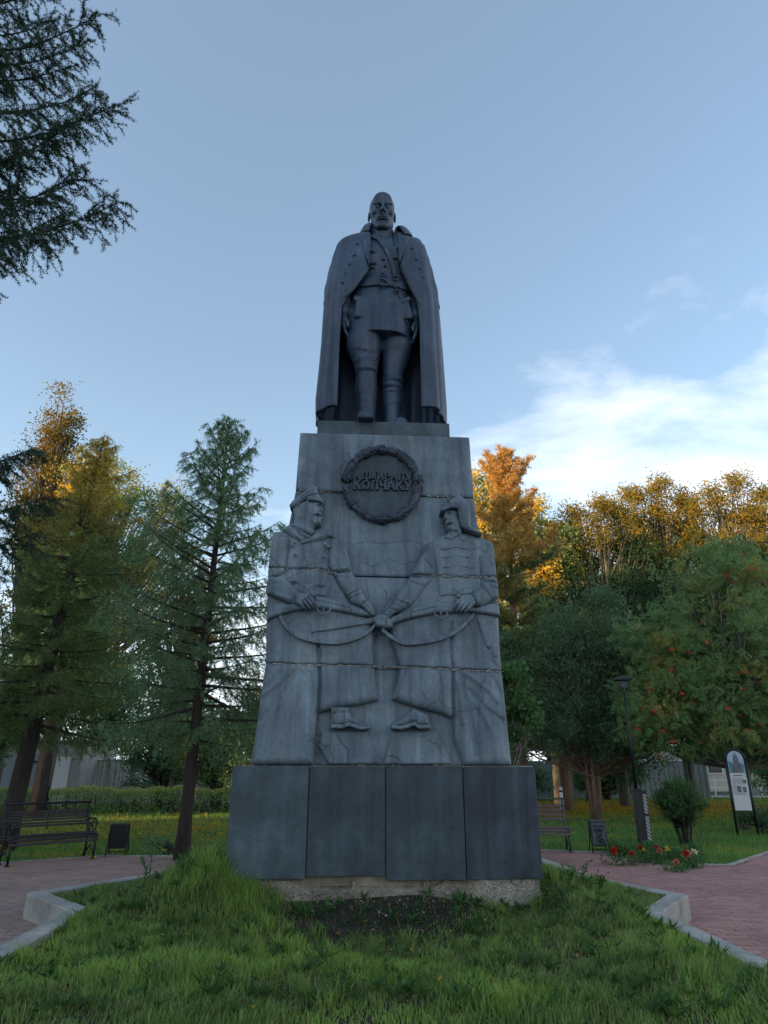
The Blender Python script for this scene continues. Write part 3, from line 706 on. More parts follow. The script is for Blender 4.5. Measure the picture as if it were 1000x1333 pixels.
# head and neck, three quarter view to the right
sub('head', z1((262, 300), (300, 262), (380, 222), (470, 235), (505, 262), (500, 285), (508, 305), (517, 324), (501, 334), (508, 350), (503, 362), (507, 372), (494, 385), (498, 400), (488, 425), (445, 437), (430, 455), (440, 480), (415, 515), (300, 470), (258, 440), (275, 400), (280, 360)),
    .17, soL, bulge=.055, er=5, step=.9, bumps=[(*z1((487, 282))[0], 3.0, 1.5, -.045), (*z1((503, 318))[0], 1.9, 2.4, .045), (*z1((470, 325))[0], 3.6, 3.2, .014), (*z1((352, 305))[0], 2.2, 4.6, .035), (*z1((352, 306))[0], 1.0, 2.4, -.022),
                                    (*z1((470, 352))[0], 5.2, 1.2, .045), (*z1((492, 366))[0], 2.4, .9, -.03), (*z1((478, 410))[0], 3.2, 2.4, .018), (*z1((440, 390))[0], 3, 4, -.008), (*z1((330, 400))[0], 6, 5, -.03)],
    lines=[(z1((455, 268), (505, 272)), .9, .016), (z1((462, 290), (495, 292)), .7, -.012), (z1((415, 405), (440, 432), (490, 422)), .8, -.012), (z1((440, 345), (495, 352)), .8, .012), (z1((395, 415), (410, 460)), 1.4, -.02)])
sub('chin_strap', z1((376, 215), (392, 215), (398, 300), (425, 380), (452, 425), (444, 434), (412, 388), (384, 305)), .235, soL, bulge=.012, er=1.2)
sub('cap_crown', z1((238, 270), (262, 238), (310, 196), (380, 146), (428, 112), (462, 128), (473, 190), (440, 198), (380, 212), (330, 245), (285, 292), (250, 292)), .19, soL, bulge=.07, er=7, lines=[(z1((250, 282), (300, 235), (390, 180), (470, 150)), 1.0, -.018), (z1((430, 115), (440, 190)), 1.2, .014)])
sub('cap_band', z1((283, 300), (330, 252), (380, 222), (400, 236), (470, 243), (505, 262), (500, 235), (473, 190), (380, 210), (300, 262)), .235, soL, bulge=.03, er=3)
sub('cap_visor', z1((388, 236), (440, 236), (490, 246), (513, 264), (500, 268), (470, 250), (430, 246), (392, 246)), .285, soL, bulge=.02, er=2, back=.06)
sub('scarf', z1((180, 462), (250, 412), (300, 430), (345, 470), (410, 515), (480, 490), (540, 497), (562, 515), (520, 545), (450, 565), (330, 586), (315, 560), (250, 520)), .165, soL, bulge=.04, er=5, lines=[(z1((260, 440), (340, 520), (400, 540)), 1.0, -.022), (z1((330, 582), (420, 545), (545, 505)), 1.2, .014), (z1((225, 455), (330, 550)), 1.0, .014), (z1((410, 480), (415, 515)), .9, -.02)])
sub('shoulder_strap', z1((545, 500), (570, 500), (632, 530), (630, 545), (605, 540), (550, 520)), .17, soL, bulge=.02, er=1.5)
for pts in (((252, 585), (268, 575), (282, 680), (270, 690)), ((255, 780), (272, 780), (290, 890), (268, 900)), ((515, 590), (530, 590), (520, 690), (505, 690)), ((505, 800), (545, 805), (520, 915), (498, 910))):
    sub('chest_strap', z1(*pts), .17, soL, bulge=.012, er=1)
for (x, y) in ((262, 598), (285, 578), (286, 672), (262, 885), (295, 883), (525, 592), (548, 610), (515, 688), (515, 778), (470, 912), (500, 912)):
    a = Acc(); q = z1((x, y))[0]; lx, ly, lz = mon(*q, A_, B_); sphere(a, (lx, ly-.182, lz), (.022, .02, .022), 10, 6); a.build('button', M['concrete'], soL, smooth=True)
sub('belt', z1((345, 905), (430, 908), (540, 925), (540, 1000), (430, 990), (350, 985), (260, 930), (265, 895)), .165, soL, bulge=.02, er=2)
sub('belt_buckle', z1((348, 905), (430, 908), (432, 992), (352, 985)), .20, soL, bulge=.012, er=1.2, lines=[(z1((372, 930), (410, 968)), .7, .014), (z1((410, 930), (372, 968)), .7, .014)])
sub('rifle_stock', z1((66, 1062), (180, 1060), (275, 1062), (400, 1010), (440, 996), (540, 1020), (660, 1045), (740, 1072), (840, 1108), (905, 1165), (800, 1160), (700, 1138), (600, 1118), (500, 1100), (400, 1108), (280, 1122), (180, 1150), (75, 1185), (60, 1200)),
    .19, soL, bulge=.05, er=4, lines=[(z1((735, 1060), (725, 1150)), .8, -.02), (z1((440, 1040), (720, 1100)), 1.0, -.012)])
sub('rifle_barrel', z3((235, 152), (300, 140), (370, 125), (465, 98), (475, 112), (462, 124), (380, 138), (300, 150), (240, 156)), .17, soL, bulge=.03, er=2)
sub('upper_arm', z1((112, 480), (185, 478), (238, 530), (222, 690), (205, 800), (150, 850), (64, 880), (66, 790), (80, 640), (95, 520)), .15, soL, bulge=.06, er=9, lines=[(z1((85, 690), (160, 780)), 1.6, -.016), (z1((70, 850), (195, 828)), 1.5, -.02)]+SEAMS)
sub('forearm', z1((58, 885), (130, 850), (205, 835), (270, 920), (325, 975), (300, 1020), (272, 1085), (190, 1040), (110, 1010), (55, 985)), .20, soL, bulge=.07, er=8, lines=[(z1((298, 965), (262, 1075)), .9, -.02), (z1((90, 920), (170, 900)), 2, -.014), (z1((130, 1000), (240, 1030)), 2, .012)])
hl = sub('hand', z1((290, 1000), (325, 978), (380, 985), (420, 1010), (432, 1050), (415, 1070), (380, 1090), (330, 1092), (285, 1075)), .245, soL, bulge=.045, er=5)
for i, (x0, y0, x1, y1, x2, y2) in enumerate(((325, 1050, 345, 1095, 375, 1130), (352, 1040, 378, 1085, 408, 1120), (378, 1030, 405, 1070, 432, 1112), (400, 1018, 425, 1052, 448, 1095), (410, 1005, 435, 1015, 450, 1030))):
    a = Acc(); P = []
    for (x, y, dd) in ((x0, y0, .275), (x1, y1, .29), (x2, y2, .255)):
        q = z1((x, y))[0]; lx, ly, lz = mon(*q, A_, B_); P.append((lx, ly-dd, lz))
    tube(a, P, [.021, .021, .015], 8); a.build('finger', M['concrete'], soL, smooth=True)
sub('upper_arm', z1((590, 525), (640, 535), (672, 620), (705, 730), (745, 790), (735, 812), (590, 808), (548, 770), (545, 600), (560, 540)), .15, soL, bulge=.065, er=9, lines=[(z1((590, 790), (735, 775)), 1.3, .02), (z1((600, 700), (640, 790)), 1.6, -.014)]+SEAMS)
sub('forearm', z1((590, 815), (740, 800), (800, 915), (858, 1035), (835, 1060), (808, 1085), (742, 1062), (690, 990), (640, 915)), .17, soL, bulge=.07, er=8, lines=[(z1((705, 990), (800, 935)), .9, .02), (z1((725, 1025), (835, 975)), .9, -.02), (z1((610, 850), (700, 860)), 1.8, -.014)])
sub('hand', z1((812, 1080), (858, 1038), (890, 1065), (915, 1125), (918, 1152), (900, 1162), (870, 1140), (840, 1110)), .24, soL, bulge=.035, er=4, lines=[(z1((850, 1080), (905, 1145)), .7, -.015)])
def sling(pts, par, n='sling'):
    a = Acc(); P = []
    pts = np.array(pts); t = np.linspace(0, 1, len(pts)); tt = np.linspace(0, 1, 40)
    X = np.interp(tt, t, pts[:, 0]); Y = np.interp(tt, t, pts[:, 1])
    for _ in range(3): X[1:-1] = (X[:-2]+X[1:-1]+X[2:])/3; Y[1:-1] = (Y[:-2]+Y[1:-1]+Y[2:])/3
    lx, ly, lz = mon(X, Y, A_, B_); up = np.column_stack([lx, ly-.185, lz+.024]); dn = np.column_stack([lx, ly-.185, lz-.024])
    V = np.stack([up, dn, dn+[0, .06, 0], up+[0, .06, 0]], 1).reshape(-1, 3); F = []
    for i in range(39):
        for j in range(4): k = (j+1) % 4; F.append((i*4+j, i*4+k, (i+1)*4+k, (i+1)*4+j))
    a.add(V, F); return a.build(n, M['concrete'], par)
sling(z3((128, 100), (150, 140), (190, 170), (240, 186), (330, 195), (400, 178), (445, 155), (466, 130)), soL)
def guard(c, par):
    a = Acc(); lx, ly, lz = mon(*c, A_, B_); t = np.linspace(math.pi, 2*math.pi, 12)
    tube(a, np.column_stack([lx+.075*np.cos(t), np.full(12, ly-.235), lz+.07*np.sin(t)]), .011, 6); tube(a, [(lx, ly-.235, lz+.01), (lx-.01, ly-.235, lz-.04)], .008, 6)
    a.build('trigger_guard', M['concrete'], par, smooth=True)
guard(z1((515, 1108))[0], soL)
sub('boot', z3((308, 420), (375, 420), (382, 450), (400, 462), (440, 480), (449, 492), (420, 498), (372, 484), (350, 492), (310, 488)), .10, soL, bulge=.10, er=7, back=.06, lines=[(z3((376, 435), (384, 468)), .8, -.027), (z3((310, 445), (375, 440)), 1.5, -.020)])
sub('boot_sole', z3((310, 482), (350, 484), (372, 476), (420, 490), (450, 490), (446, 500), (415, 503), (372, 490), (350, 499), (310, 497)), .20, soL, bulge=.012, er=1.2, back=.16)
sub('footing_stone', z3((275, 506), (437, 504), (482, 612), (486, 624), (300, 624), (262, 560)), .045, soL, bulge=.02, er=3, back=.1, lines=[(jag(z3((328, 515), (350, 555), (368, 575), (370, 620)), .8, 4), .8, -.016), (z3((440, 510), (470, 600)), 2, -.008)])

# right soldier
coatR = [(558, 707), (569, 703), (582, 697), (602, 696), (623, 702), (634, 706), (638, 710), (643, 742), (645, 782), (647, 806), (649, 850), (651, 873), (655, 910), (659, 950), (664, 996.5),
         (601, 996.5), (590, 962), (588, 936), (570, 928), (555, 925), (535, 919), (510, 911), (514, 890), (520, 870), (512, 840), (507, 815), (535, 775), (545, 740), (551, 718)]
foldsR = [(z3((745, 270), (745, 400), (748, 460)), 1.8, -.061), (z3((770, 300), (800, 430), (830, 600)), 2.4, -.041), (z3((790, 300), (870, 360), (900, 400)), 3.0, .027), (z3((800, 360), (860, 430), (920, 470)), 3.0, -.027),
          (z3((820, 400), (880, 500), (900, 620)), 3.5, .027), (z3((760, 330), (780, 480)), 2.2, .027), (z3((880, 310), (915, 370)), 2.5, -.022), (z3((575, 280), (545, 390)), 2.2, -.016), (z3((640, 285), (630, 410)), 2.5, .016),
          (z3((690, 285), (700, 430)), 2.5, -.014), (z3((740, 120), (735, 200), (742, 265)), 1.6, -.041), (z3((560, 200), (550, 265)), 1.6, -.016), (z3((870, 200), (885, 265)), 2, -.016),
          (z2((735, 610), (745, 700), (750, 800)), 1.5, -.03), (z2((400, 560), (420, 680), (425, 740)), 1.4, -.025), (z2((430, 760), (450, 850)), 1.5, -.03), (z2((690, 690), (600, 720)), 1.5, -.008)]
soR = patch('relief_soldier', coatR, .085, bulge=.075, er=11, step=1.9, lines=SEAMS+foldsR, back=.55,
            bumps=[(592, 735, 18, 28, .03), (625, 950, 18, 45, .03), (548, 890, 22, 25, .02), (636, 725, 8, 14, .015)])
soR['label'] = 'soldier in pointed cloth helmet'
sub('head', z2((478, 285), (520, 272), (566, 275), (592, 375), (606, 432), (600, 455), (540, 462), (508, 440), (515, 425), (500, 412), (500, 398), (489, 388), (493, 374), (483, 366), (490, 352), (473, 343), (483, 318)),
    .17, soR, bulge=.055, er=5, step=.9, bumps=[(*z2((484, 335))[0], 1.9, 2.4, .045), (*z2((508, 302))[0], 3.0, 1.5, -.045), (*z2((512, 372))[0], 4.5, 1.1, .045), (*z2((505, 388))[0], 2.4, .9, -.03), (*z2((518, 408))[0], 3.0, 2.4, .018), (*z2((530, 338))[0], 3.4, 3.2, .014), (*z2((560, 440))[0], 5, 3, -.04), (*z2((548, 300))[0], 3, 2.5, .008)],
    lines=[(z2((486, 290), (520, 286)), .9, .016), (z2((500, 378), (535, 372)), .8, .012), (z2((505, 432), (560, 428)), .9, -.02)])
sub('pointed_helmet', z2((452, 288), (470, 262), (478, 240), (500, 216), (545, 190), (566, 162), (578, 156), (592, 176), (630, 200), (655, 238), (668, 275), (667, 390), (700, 415), (742, 442), (747, 457), (700, 450), (630, 420), (598, 398), (580, 330), (566, 274), (520, 270), (470, 290)),
    .20, soR, bulge=.085, er=9, lines=[(z2((578, 160), (600, 230), (610, 380)), 1.2, .012), (z2((600, 395), (650, 425), (742, 452)), 1.0, .018), (z2((566, 280), (590, 385)), 1.0, .016)])
sub('helmet_visor', z2((450, 290), (480, 262), (540, 252), (570, 268), (566, 276), (520, 272), (472, 292)), .29, soR, bulge=.02, er=2, back=.06)
a = Acc(); q = z2((496, 236))[0]; lx, ly, lz = mon(*q, A_, B_)
V = [(lx, ly-.315, lz)]; 
for i in range(10):
    t = math.pi/2+i*math.pi/5; r = .05 if i % 2 == 0 else .021; V.append((lx+r*math.cos(t), ly-.29, lz+r*math.sin(t)))
a.add(V, [(0, 1+i, 1+(i+1) % 10) for i in range(10)]); a.build('star_badge', M['concrete'], soR)
sub('collar', z2((478, 468), (512, 432), (560, 450), (600, 450), (650, 470), (625, 498), (600, 490), (580, 455), (560, 462), (530, 488)), .17, soR, bulge=.02, er=2.5)
for y, xa, xb in ((545, 455, 657), (605, 458, 660), (675, 468, 657), (745, 480, 660)):
    sub('chest_bar', z2((xa, y-4), (xa+30, y), ((xa+xb)/2, y-16), (xb-30, y-4), (xb, y-6), (xb-6, y+10), (xb-32, y+10), ((xa+xb)/2, y-2), (xa+32, y+14), (xa+6, y+8)), .175, soR, bulge=.02, er=1.3, step=1.0)
sub('belt', z2((445, 840), (500, 832), (690, 838), (690, 870), (600, 882), (500, 880), (450, 890)), .165, soR, bulge=.02, er=2)
sub('belt_buckle', z2((540, 824), (605, 824), (607, 880), (542, 882)), .20, soR, bulge=.012, er=1.2, lines=[(z2((556, 845), (592, 862)), .7, .014), (z2((590, 842), (560, 866)), .7, .014)])
sub('upper_arm', z2((372, 498), (400, 490), (412, 560), (422, 650), (425, 735), (400, 760), (270, 745), (238, 740), (262, 690), (320, 590)), .14, soR, bulge=.06, er=9, lines=SEAMS+[(z2((330, 620), (400, 700)), 1.8, -.014)])
sub('forearm', z2((236, 745), (400, 762), (340, 830), (290, 900), (240, 965), (150, 1002), (128, 1010), (98, 970), (130, 905), (190, 810)), .15, soR, bulge=.06, er=8, lines=[(z2((135, 905), (240, 945)), .9, .02), (z2((115, 975), (145, 1000)), .9, -.02), (z2((230, 790), (330, 820)), 1.8, -.014)])
sub('hand', z2((98, 972), (128, 1005), (110, 1030), (70, 1060), (60, 1090), (20, 1080), (12, 1040), (60, 995)), .20, soR, bulge=.05, er=5, lines=[(z2((60, 1010), (110, 1010)), .7, -.014), (z2((45, 1030), (95, 1030)), .7, -.014)])
sub('rifle_stock', z2((65, 1062), (110, 1035), (235, 985), (330, 955), (430, 924), (520, 938), (600, 958), (700, 972), (780, 948), (862, 924), (868, 960), (873, 1032), (780, 1018), (640, 1003), (510, 1012), (420, 1012), (320, 1035), (240, 1052), (90, 1098), (60, 1105)),
    .19, soR, bulge=.05, er=4, lines=[(z2((238, 990), (242, 1050)), .8, -.02), (z2((250, 1010), (430, 970)), 1.0, -.012)])
sub('muzzle', z3((455, 112), (478, 92), (500, 96), (530, 120), (528, 142), (500, 146), (470, 138)), .235, soR, bulge=.05, er=4, back=.1)
sub('upper_arm', z2((750, 600), (790, 520), (822, 492), (840, 560), (850, 680), (858, 790), (758, 782), (745, 700)), .14, soR, bulge=.05, er=8, lines=SEAMS)
sub('forearm', z2((755, 785), (860, 795), (864, 905), (800, 940), (740, 970), (700, 962), (675, 905), (655, 885), (740, 830)), .20, soR, bulge=.07, er=8, lines=[(z2((672, 880), (712, 962)), .9, -.022), (z2((745, 830), (800, 900)), 1.5, -.018), (z2((770, 800), (855, 850)), 1.8, -.02)])
sub('hand', z2((555, 915), (600, 888), (655, 882), (690, 905), (700, 950), (660, 990), (620, 985), (580, 965), (558, 940)), .245, soR, bulge=.045, er=5)
for i, (x0, y0, x1, y1, x2, y2) in enumerate(((655, 960, 640, 990, 615, 1018), (625, 950, 605, 985, 585, 1015), (600, 940, 578, 975, 560, 1010), (580, 930, 550, 962, 530, 998), (580, 912, 560, 905, 552, 908))):
    a = Acc(); P = []
    for (x, y, dd) in ((x0, y0, .275), (x1, y1, .29), (x2, y2, .255)):
        q = z2((x, y))[0]; lx, ly, lz = mon(*q, A_, B_); P.append((lx, ly-dd, lz))
    tube(a, P, [.021, .021, .015], 8); a.build('finger', M['concrete'], soR, smooth=True)
sling(z2((30, 1125), (100, 1182), (185, 1226), (275, 1222), (400, 1205), (520, 1168), (600, 1115), (690, 1020)), soR)
guard(z2((450, 1014))[0], soR)
sub('holster', z2((695, 1006), (740, 1060), (790, 1068), (845, 1062), (835, 1130), (822, 1235), (800, 1262), (775, 1248), (735, 1140)), .15, soR, bulge=.04, er=4, lines=[(z2((715, 1072), (840, 1062)), .9, .014), (z2((725, 1100), (800, 1080), (830, 1110)), .8, -.012)])
sub('boot', z3((600, 425), (655, 445), (663, 470), (662, 488), (618, 490), (606, 478), (560, 492), (524, 492), (522, 482), (545, 468), (570, 455), (588, 436)), .10, soR, bulge=.10, er=7, back=.06, lines=[(z3((560, 462), (572, 470)), .6, .020), (z3((570, 454), (582, 462)), .6, .020), (z3((580, 445), (592, 454)), .6, .020), (z3((606, 440), (610, 480)), .9, -.020)])
sub('boot_sole', z3((662, 484), (620, 486), (606, 474), (560, 488), (522, 486), (524, 499), (562, 502), (606, 488), (620, 500), (664, 498)), .20, soR, bulge=.012, er=1.2, back=.16)
sub('footing_stone', z3((527, 506), (690, 504), (722, 560), (742, 624), (498, 624), (505, 590)), .045, soR, bulge=.02, er=3, back=.1, lines=[(jag(z3((505, 597), (540, 600), (560, 618)), .8, 4), .8, -.014), (z3((525, 515), (505, 590)), 2, -.008)])

# lime and mortar crumbs weathering out along the joints of the courses
a = Acc(); rg_ = np.random.default_rng(77)
for seam, ranges, dep in ((SEAM_A, ((386, 442), (553, 600)), .004), (SEAM_C, ((350, 650),), .12), (SEAM_B, ((357, 385), (400, 450), (560, 640)), .13), (SEAM_C, ((490, 515),), .01)):
    P = np.array(seam)
    for (xa, xb) in ranges:
        for k in range(int((xb-xa)*1.6)):
            if rg_.uniform() < .45: continue
            x = rg_.uniform(xa, xb); y = np.interp(x, P[:, 0], P[:, 1])+rg_.normal(0, .5)+.8
            lx, ly, lz = mon(x, y, A_, B_); sphere(a, (float(lx), float(ly)-dep+rg_.uniform(-.012, .012), float(lz)), np.array([rg_.uniform(.006, .026), .012, rg_.uniform(.003, .010)]), 5, 4)
tag(a.build('joint_crumbs', M['kerb'], mon_root), kind='stuff')

# ---- wreath with inscription
wc = (497.5, 631.5); lx0, ly0, lz0 = [float(v) for v in mon(*wc, A_, B_)]
tl = math.atan(B_)
wr = bpy.data.objects.new('wreath', None); COL.objects.link(wr); wr.parent = mon_root
wr.location = (lx0, ly0-.01, lz0); wr.rotation_euler = (-tl, 0, 0)
RX, RZ = .462, .495
a = Acc(); t = np.linspace(0, 2*math.pi, 64, endpoint=False)
tube(a, np.column_stack([RX*np.cos(t), np.full(64, -.035), RZ*np.sin(t)]), .050, 8, closed=True); a.build('ring', M['wreath'], wr, smooth=True)
a = Acc(); r_ = np.linspace(0, 1, 2)
V = [(0, -.02, 0)]+[(RX*.97*math.cos(q), -.02, RZ*.97*math.sin(q)) for q in t]+[(RX*.97*math.cos(q), .03, RZ*.97*math.sin(q)) for q in t]
a.add34(V, [(0, 1+i, 1+(i+1) % 64) for i in range(64)], [(1+i, 65+i, 65+(i+1) % 64, 1+(i+1) % 64) for i in range(64)]); a.build('medallion', M['granite'], wr)
def one_leaf(a, c, d, n_, L, W):
    s = np.cross(d, n_); V = [c, c+d*L*.45+s*W/2+n_*W*.1, c+d*L, c+d*L*.45-s*W/2+n_*W*.1, c+d*L*.5+n_*W*.45]
    a.add(V, [(0, 1, 4), (1, 2, 4), (2, 3, 4), (3, 0, 4)])
a = Acc()
for k in range(460):
    q = random.uniform(0, 2*math.pi); 
    if min(abs((q-m_*math.pi/2+math.pi) % (2*math.pi)-math.pi) for m_ in (0.15, .95, 2.05, 3.0, 3.75)) < .09: continue
    ph = random.uniform(-1.5, 1.5)
    rad = .052; cx = (RX+rad*math.sin(ph))*math.cos(q); cz = (RZ+rad*math.sin(ph))*math.sin(q); cy = -.035-rad*math.cos(ph)
    tan = np.array([-math.sin(q), 0, math.cos(q)]); nr = np.array([math.sin(ph)*math.cos(q), -math.cos(ph), math.sin(ph)*math.sin(q)])
    sd = 1 if math.cos(q) > 0 else -1; s = np.cross(tan, nr)
    d = tan*sd+s*random.uniform(-.6, .6)+nr*random.uniform(.05, .45); d /= np.linalg.norm(d)
    one_leaf(a, np.array([cx, cy, cz])-d*.03, d, nr, random.uniform(.055, .085), random.uniform(.022, .034))
tag(a.build('leaves', M['wreath'], wr), kind='stuff')
for q in (.15, .95, 2.05, 3.0, 3.75, 4.712, 1.571):
    a = Acc(); ph = np.linspace(0, 2*math.pi, 13)
    for dq in (-.055, 0, .055):
        tube(a, [((RX+.062*math.sin(p))*math.cos(q+dq), -.035-.062*math.cos(p), (RZ+.062*math.sin(p))*math.sin(q+dq)) for p in ph], .015, 6)
    a.build('ribbon_band', M['wreath'], wr, smooth=True)
SER = {'А': (.74, [((0, 0), (.36, 1)), ((.36, 1), (.74, 0)), ((.16, .33), (.58, .33))], [(0, 0), (.74, 0)]),
       'Д': (.80, [((.02, .12), (.78, .12)), ((.05, .1), (.05, -.12)), ((.75, .1), (.75, -.12)), ((.14, .12), (.30, 1)), ((.64, .12), (.64, 1)), ((.24, .97), (.70, .97))], []),
       'М': (.90, [((.1, 0), (.13, 1)), ((.13, 1), (.45, .15)), ((.45, .15), (.78, 1)), ((.78, 1), (.82, 0))], [(.1, 0), (.82, 0), (.08, 1), (.83, 1)]),
       'И': (.78, [((.12, 0), (.12, 1)), ((.66, 0), (.66, 1)), ((.12, .1), (.66, .9))], [(.12, 0), (.66, 0), (.12, 1), (.66, 1)]),
       'Р': (.66, [((.12, 0), (.12, 1)), ((.12, .97), (.45, .97)), ((.45, .97), (.60, .86)), ((.60, .86), (.60, .62)), ((.60, .62), (.45, .48)), ((.45, .48), (.12, .48))], [(.12, 0)]),
       'Л': (.76, [((.08, .02), (.30, 1)), ((.64, 0), (.64, 1)), ((.24, .97), (.70, .97))], [(.06, 0), (.64, 0)]),
       'У': (.74, [((.05, 1), (.38, .38)), ((.70, 1), (.30, .05)), ((.30, .05), (.10, .04))], [(.05, 1), (.70, 1)]),
       'К': (.76, [((.12, 0), (.12, 1)), ((.12, .45), (.62, .98)), ((.30, .60), (.68, .02))], [(.12, 0), (.12, 1), (.70, 0), (.64, 1)]),
       'О': (.80, [((.4+.33*math.cos(i*math.pi/6), .5+.47*math.sin(i*math.pi/6)), (.4+.33*math.cos((i+1)*math.pi/6), .5+.47*math.sin((i+1)*math.pi/6))) for i in range(12)], []),
       'Ч': (.72, [((.10, 1), (.12, .55)), ((.12, .55), (.28, .44)), ((.28, .44), (.60, .48)), ((.60, 0), (.60, 1))], [(.10, 1), (.60, 1), (.60, 0)])}
def letter(ch, x, z, h, par, mat, y=-.03, th=.13):
    w, st, sf = SER[ch]; a = Acc(); k = 0
    for (p, q) in st:
        k += 1; dx, dz = q[0]-p[0], q[1]-p[1]; L = math.hypot(dx, dz); tk = th*(1.25 if abs(dz) > .6*L or dx > 0 and dz < 0 else .75)
        if ch == 'О': tk = th*1.1
        box(a, (x+(p[0]+q[0])/2*h, y-.008-k*.0006, z+(p[1]+q[1])/2*h), ((L+.07)*h, .028+k*.0012, tk*h), ry=-math.atan2(dz, dx))
    for (p0, p1) in sf:
        k += 1; box(a, (x+p0*h, y-.008-k*.0006, z+p1*h+(.03 if p1 == 0 else -.03)*h), (.30*h, .028+k*.0012, .075*h))
    a.build('letter', mat, par); return w*h
def word(txt, x0, x1, z, h, par, mat, y=-.03, th=.13):
    tot = sum(SER[c][0]*h for c in txt); gap = (x1-x0-tot)/(len(txt)-1); x = x0
    for c in txt: x += letter(c, x, z, h, par, mat, y, th)+gap
word('АДМИРАЛУ', -.365, .375, .050, .105, wr, M['wreath'])
word('КОЛЧАКУ', -.37, .375, -.092, .125, wr, M['wreath'])
# ============================================================ THE STATUE
# carved as distance fields and turned into one skin by surface nets
def surface_nets(f, org, h):
    nx, ny, nz = f.shape; s = f < 0
    c = np.zeros((nx-1, ny-1, nz-1), int)
    for i in (0, 1):
        for j in (0, 1):
            for k in (0, 1): c += s[i:nx-1+i, j:ny-1+j, k:nz-1+k]
    act = (c > 0) & (c < 8); idx = -np.ones(act.shape, int); cells = np.argwhere(act); idx[act] = np.arange(len(cells))
    acc = np.zeros((len(cells), 3)); cnt = np.zeros(len(cells))
    for ax in range(3):
        for p in (0, 1):
            for q in (0, 1):
                o0 = [0, 0, 0]; oth = [i for i in range(3) if i != ax]; o0[oth[0]] = p; o0[oth[1]] = q
                o1 = list(o0); o1[ax] = 1
                a = f[cells[:, 0]+o0[0], cells[:, 1]+o0[1], cells[:, 2]+o0[2]]; b = f[cells[:, 0]+o1[0], cells[:, 1]+o1[1], cells[:, 2]+o1[2]]
                m = (a < 0) != (b < 0); t = np.where(m, a/np.where(m, a-b, 1), 0)
                pt = np.array(o0, float)[None].repeat(len(cells), 0); pt[:, ax] += t
                acc[m] += pt[m]; cnt[m] += 1
    V = org+(cells+acc/cnt[:, None])*h; Q = []
    for ax in range(3):
        sl0 = [slice(None)]*3; sl1 = [slice(None)]*3; sl0[ax] = slice(0, -1); sl1[ax] = slice(1, None)
        a, b = s[tuple(sl0)], s[tuple(sl1)]
        for flip, m in ((False, a & ~b), (True, ~a & b)):
            e = np.argwhere(m); u, v = [(1, 2), (2, 0), (0, 1)][ax]
            ok = (e[:, u] > 0) & (e[:, v] > 0) & (e[:, u] < f.shape[u]-1) & (e[:, v] < f.shape[v]-1); e = e[ok]
            def ci(du, dv):
                q = e.copy(); q[:, u] -= du; q[:, v] -= dv; return idx[q[:, 0], q[:, 1], q[:, 2]]
            quad = np.column_stack([ci(1, 1), ci(0, 1), ci(0, 0), ci(1, 0)])
            if flip: quad = quad[:, ::-1]
            Q.append(quad)
    Q = np.vstack(Q); Q = Q[(Q >= 0).all(1)]; return V, Q
